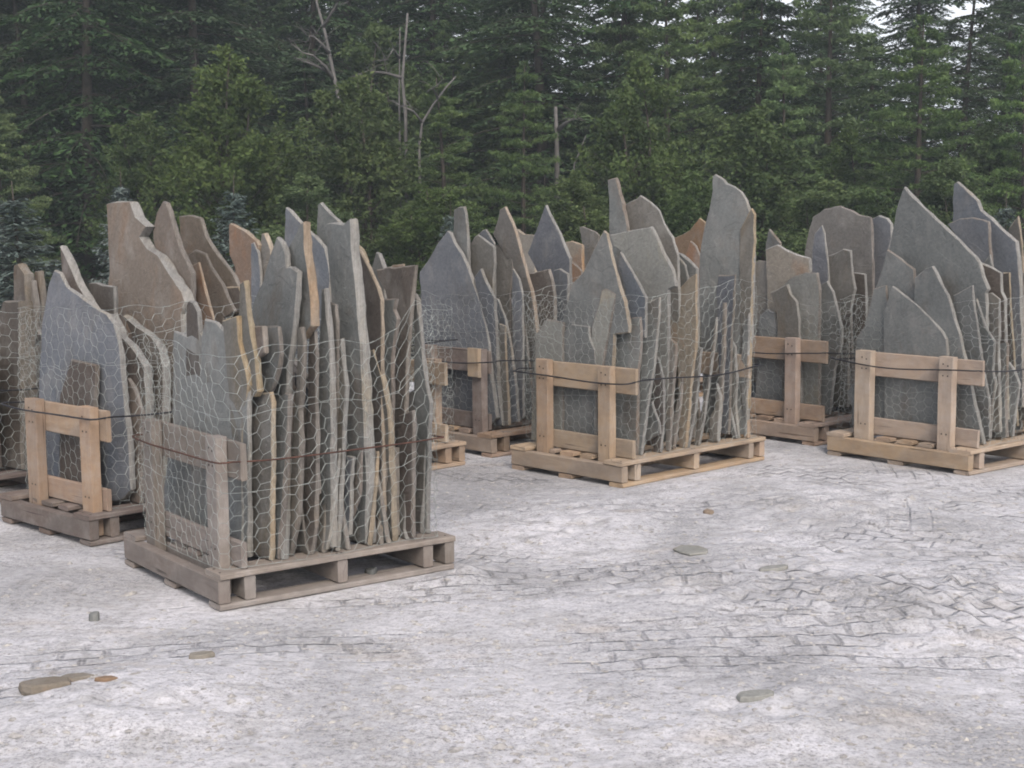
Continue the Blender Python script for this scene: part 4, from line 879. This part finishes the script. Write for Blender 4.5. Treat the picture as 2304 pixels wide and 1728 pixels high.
def tree_proto(name, gen, leafm, barkm=BARK):
    acc, Q = gen
    root = empty(name, (0, 0, -500))
    t = mesh_obj('trunk', acc.V, acc.F, barkm, smooth=True); t.parent = root
    me = quads_mesh('crown', Q, leafm); c = bpy.data.objects.new('crown', me); COL.objects.link(c); c.parent = root
    return dict(root=root, used=False)
def place(proto, H0, x, y, z, H, rot, label, cat='tree', group=None, wide=1.):
    s = H/H0
    if not proto['used']: r_ = proto['root']; proto['used'] = True
    else:
        r_ = proto['root'].copy(); COL.objects.link(r_)
        for ch_ in proto['root'].children:
            c = ch_.copy(); COL.objects.link(c); c.parent = r_
    for kk in ('label', 'category', 'group', 'kind'):
        if kk in r_: del r_[kk]
    r_.location = (x, y, z); r_.scale = (s*wide, s*wide, s); r_.rotation_euler = (0, 0, rot); tag(r_, label, cat, group); return r_

HEM = [(tree_proto('hemlock_tree', conifer(100+i, 9., 2.9, 150, 165, .26, .16, .06, .02, .6, whorl=.5+.06*i), L_HEM), 9.) for i in range(4)]
PIN = [(tree_proto('pine_tree', conifer(200+i, 8., 2.3, 100, 230, .08, .15, .05, .05, .6, .2, tuft=True, whorl=.55), L_PINE), 8.) for i in range(3)]
BRO = [(tree_proto('leafy_tree', broadleaf(300+i, 4., 1.35, 125, 36, .078, 4), L_BRO), 4.) for i in range(3)]
SPR = [(tree_proto('spruce_tree', conifer(400+i, 2., .62, 90, 60, .03, .075, .022, .05, .9, .12, leader=.13), L_SPR), 2.) for i in range(2)]

def by_px(px, top, Yd):
    x = (px-1152)*Yd*1.0/F*1.01; H = CAMH+(482-top)*Yd/F; return x, H
def front(proto, px, top, Yd, label, rot=0., wide=1., group=None, cat='tree'):
    x, H = by_px(px, top, Yd); z = 0. if Yd < 15.5 else float(hill_z(np.array([[x]]), np.array([[Yd]]))[0, 0])-.05
    return place(proto[0], proto[1], x, Yd, z, H-z, rot, label, cat, group, wide)
# small blue spruces at the edge of the yard
front(SPR[0], 62, 398, 17.5, 'blue spruce with a bare leader behind the far left stones', .3, 1.5, cat='spruce')
front(SPR[1], -20, 365, 18.5, 'blue spruce cut by the left picture edge', 1.3, 1.4, cat='spruce')
front(SPR[1], 292, 372, 19, 'small blue spruce rising behind the towering brown slab', 2.1, .9, cat='spruce')
front(SPR[0], 536, 388, 19, 'small blue spruce between left load and nearest load, thin bare leader', 3.3, 1.1, cat='spruce')
front(SPR[1], 1018, 450, 18, 'tiny pale spruce behind the shark fin slab', 4.3, .8, cat='spruce')
front(SPR[0], 395, 520, 17, 'low spruce between the pointed and the blunt brown slabs', 5.0, 1.2, cat='spruce')
front(SPR[1], 2250, 440, 18, 'spruce tip behind the stones at the right border', 1.0, 1., cat='spruce')
# leafy saplings
front(BRO[0], 541, 125, 24, 'pointed leafy tree above the left load, left of the crooked dead trunk', .4, 1.05)
front(BRO[1], 835, 182, 23.5, 'pointed yellow-green leafy tree above the nearest load', 1.4, 1.15)
front(BRO[2], 1444, 165, 24.5, 'leafy tree above the domed slab of the middle load', 2.4, 1.0)
front(BRO[0], 1690, 262, 23, 'bushy leafy tree above the shark tooth slab', 3.4, 1.35)
front(BRO[1], 1290, 395, 22, 'low leafy bush above the pointed dark blue slab', 5.4, 1.5, cat='bush')
front(BRO[2], 700, 400, 21.5, 'low leafy bush behind the long slanting blue-grey slab', .9, 1.6, cat='bush')
front(BRO[1], 960, 420, 22, 'low leafy bush behind the shark fin slab top', 4.0, 1.5, cat='bush')
front(BRO[0], 1560, 400, 21.5, 'low leafy bush left of the shark tooth slab', 2.0, 1.4, cat='bush')
front(BRO[2], 1850, 420, 21.5, 'low leafy bush behind the round-topped slab', 1.0, 1.6, cat='bush')
front(BRO[0], 2120, 380, 22.5, 'low leafy bush between the two tall right slabs', 5.0, 1.5, cat='bush')
for i, (px_, top_, yd_) in enumerate([(1850, -20, 27), (360, 200, 26), (1010, 230, 25.5), (640, 230, 26), (1380, 60, 28), (1900, 250, 26), (1500, 20, 27), (1130, 40, 29.5), (1650, 60, 29), (2200, 240, 25.5), (30, 250, 25), (860, 20, 30)]):
    if i % 2: front(BRO[i % 3], px_, top_+60, yd_, 'leafy tree mixed among the dark hemlocks of the wood', i*1.7, 1.15, group='leafy trees scattered in the wood')
    else: front(PIN[i % 3], px_, top_-60, yd_, 'light green pine mixed among the dark hemlocks of the wood', i*1.7, 1.0, group='light pines scattered in the wood')
# light pines
front(PIN[0], 2050, 60, 24.3, 'big light green pine in the upper right', .5, 1.0, cat='pine')
front(PIN[1], 1180, 150, 25.5, 'pale green pine over the middle, right of the leaning dead pole', 1.5, .8, cat='pine')
front(PIN[2], 1760, 110, 26, 'medium pine between the leafy trees and the big light pine', 2.5, .8, cat='pine')
front(PIN[1], 2290, 90, 25, 'pine at the upper right border', 3.5, .9, cat='pine')
front(PIN[2], -20, 150, 25, 'yellowish pine boughs reaching in at the left border', 4.5, .9, cat='pine')
front(PIN[0], 1010, 60, 31, 'pine behind the twin dead poles', 2.2, .8, cat='pine')
front(PIN[2], 1560, -40, 31, 'tall pine behind the leafy trees right of centre', 5.2, .8, cat='pine')
# hemlock wall, rows going back up the slope
rh = random.Random(4); used_px = set()
rows_ = [(28.5, 2.1, 7.5), (32, 2.2, 8.5), (36.5, 2.3, 9.5), (42, 2.4, 10.5), (50, 2.6, 12)]
ordn = ['nearest', 'second', 'third', 'fourth', 'last']
for ri, (Yd, stp, Hh) in enumerate(rows_):
    xm = Yd*.40; x = -xm-rh.random(); idx = 0
    while x < xm:
        yy = Yd+rh.uniform(-1.2, 1.2); z = float(hill_z(np.array([[x]]), np.array([[yy]]))[0, 0])-.05
        px = 1152+F*x/yy; side = min(1, max(0, (px-900)/1000))
        if ri >= 3 and px > 1230 and rh.random() < .8:
            x += stp; continue
        H = Hh*rh.uniform(.85, 1.2)
        top_lim = CAMH+(482-(-420+side*350+rh.uniform(-90, 130)))*yy/F-z
        if side > 0: H = min(H, top_lim) if ri > 0 else min(H, top_lim*.9)
        if ri == 0 and 560 < px < 1150: H *= .62
        place(HEM[rh.randrange(4)][0], 9., x, yy, z, H, rh.random()*6.28, 'dark green hemlock in the dense wood behind the stone yard', 'hemlock', 'dark hemlocks of the wood behind the yard', rh.uniform(.85, 1.15)*(9/H)**.35)
        x += stp*rh.uniform(.75, 1.25)
# dead trees
def dead(pts, Yd, r0_, r1_, label, branches=(), name='dead_tree', cat='dead tree'):
    P = [at_depth(px, py, Yd) for px, py in pts]; z = float(hill_z(np.array([[P[0][0]]]), np.array([[Yd]]))[0, 0])-.1
    base = np.array([P[0][0], Yd, z]); root = empty(name, base); tag(root, label, cat)
    path = [base]+P; n_ = len(path); a = Acc(); a.add(tube(path, list(np.linspace(r0_, r1_, n_)), 8))
    o = mesh_obj('trunk', a.V, a.F, BARK_G, root, base, smooth=True)
    for bpts in branches:
        a = Acc(); bp = [at_depth(px, py, Yd-.15*i) for i, (px, py) in enumerate(bpts)]; a.add(tube(bp, list(np.linspace(r1_*1.3+.012, .005, len(bp))), 6))
        rr_ = random.Random(int(bpts[0][0]))
        for q in bp[1:]:
            for _ in range(3):
                e_ = q+np.array([rr_.uniform(-.35, .35), rr_.uniform(-.2, .2), rr_.uniform(-.1, .35)]); mid = (q+e_)/2+np.array([0, 0, .04]); a.add(tube([q, mid, e_], [.007, .005, .003], 4))
        mesh_obj('branch', a.V, a.F, BARK_G, root, bp[0], smooth=True)
dead([(776, 302), (762, 220), (752, 175), (741, 120), (728, 60), (713, 8), (705, -60)], 25.5, 0.046, 0.018, 'grey dead tree with crooked branches above the nearest load, left of centre',
     [[(750, 178), (732, 150), (705, 125), (680, 118), (652, 95)], [(745, 165), (715, 150), (690, 140), (664, 132)], [(741, 120), (725, 100), (705, 82), (690, 80)], [(728, 60), (745, 30), (760, 5)]])
dead([(912, 250), (905, 180), (910, 120), (917, 30)], 26, 0.037, 0.018, 'straight grey dead trunk above the nearest load', [[(904, 175), (870, 165), (830, 160), (790, 172)]])
dead([(898, 230), (899, 130), (900, 60)], 26.6, 0.022, 0.009, 'thin bare pole hugging the straight dead trunk', [[(899, 130), (885, 110), (870, 135)]])
dead([(943, 333), (950, 275), (975, 235), (1005, 195), (1026, 172)], 25, 0.028, 0.011, 'dead trunk leaning right above the nearest load', [[(950, 275), (930, 250), (900, 238)], [(985, 222), (975, 200), (995, 180)]])
dead([(1253, 360), (1252, 300), (1250, 240)], 26, 0.053, 0.030, 'stout pale dead trunk above the pointed dark blue slab', [[(1256, 292), (1275, 275), (1290, 268)]])
dead([(1292, 370), (1305, 340), (1318, 305)], 25, 0.019, 0.007, 'thin leaning bare stick right of the stout pale trunk', [])
for pr, _h in HEM+PIN+BRO+SPR:
    assert pr['used']

# ------------------------------------------------------------------ air
hm = bpy.data.materials.new('haze'); hm.use_nodes = True; hn = hm.node_tree; hn.nodes.remove(hn.nodes['Principled BSDF'])
pv = hn.nodes.new('ShaderNodeVolumePrincipled'); pv.inputs['Color'].default_value = (.86, .95, 1, 1); pv.inputs['Density'].default_value = .0023; pv.inputs['Anisotropy'].default_value = .2
hn.links.new(pv.outputs[0], hn.nodes['Material Output'].inputs['Volume'])
bx = [(x_, y_, z_) for x_ in (-420, 420) for y_ in (-80, 440) for z_ in (-1.5, 26)]
hz = mesh_obj('haze', bx, [(0, 1, 3, 2), (4, 6, 7, 5), (0, 4, 5, 1), (2, 3, 7, 6), (0, 2, 6, 4), (1, 5, 7, 3)], hm)
bm = bmesh.new(); bm.from_mesh(hz.data); bmesh.ops.recalc_face_normals(bm, faces=bm.faces[:]); bm.to_mesh(hz.data); bm.free()
tag(hz, 'thin pale haze hanging over the yard and the wood', 'haze', kind='stuff')
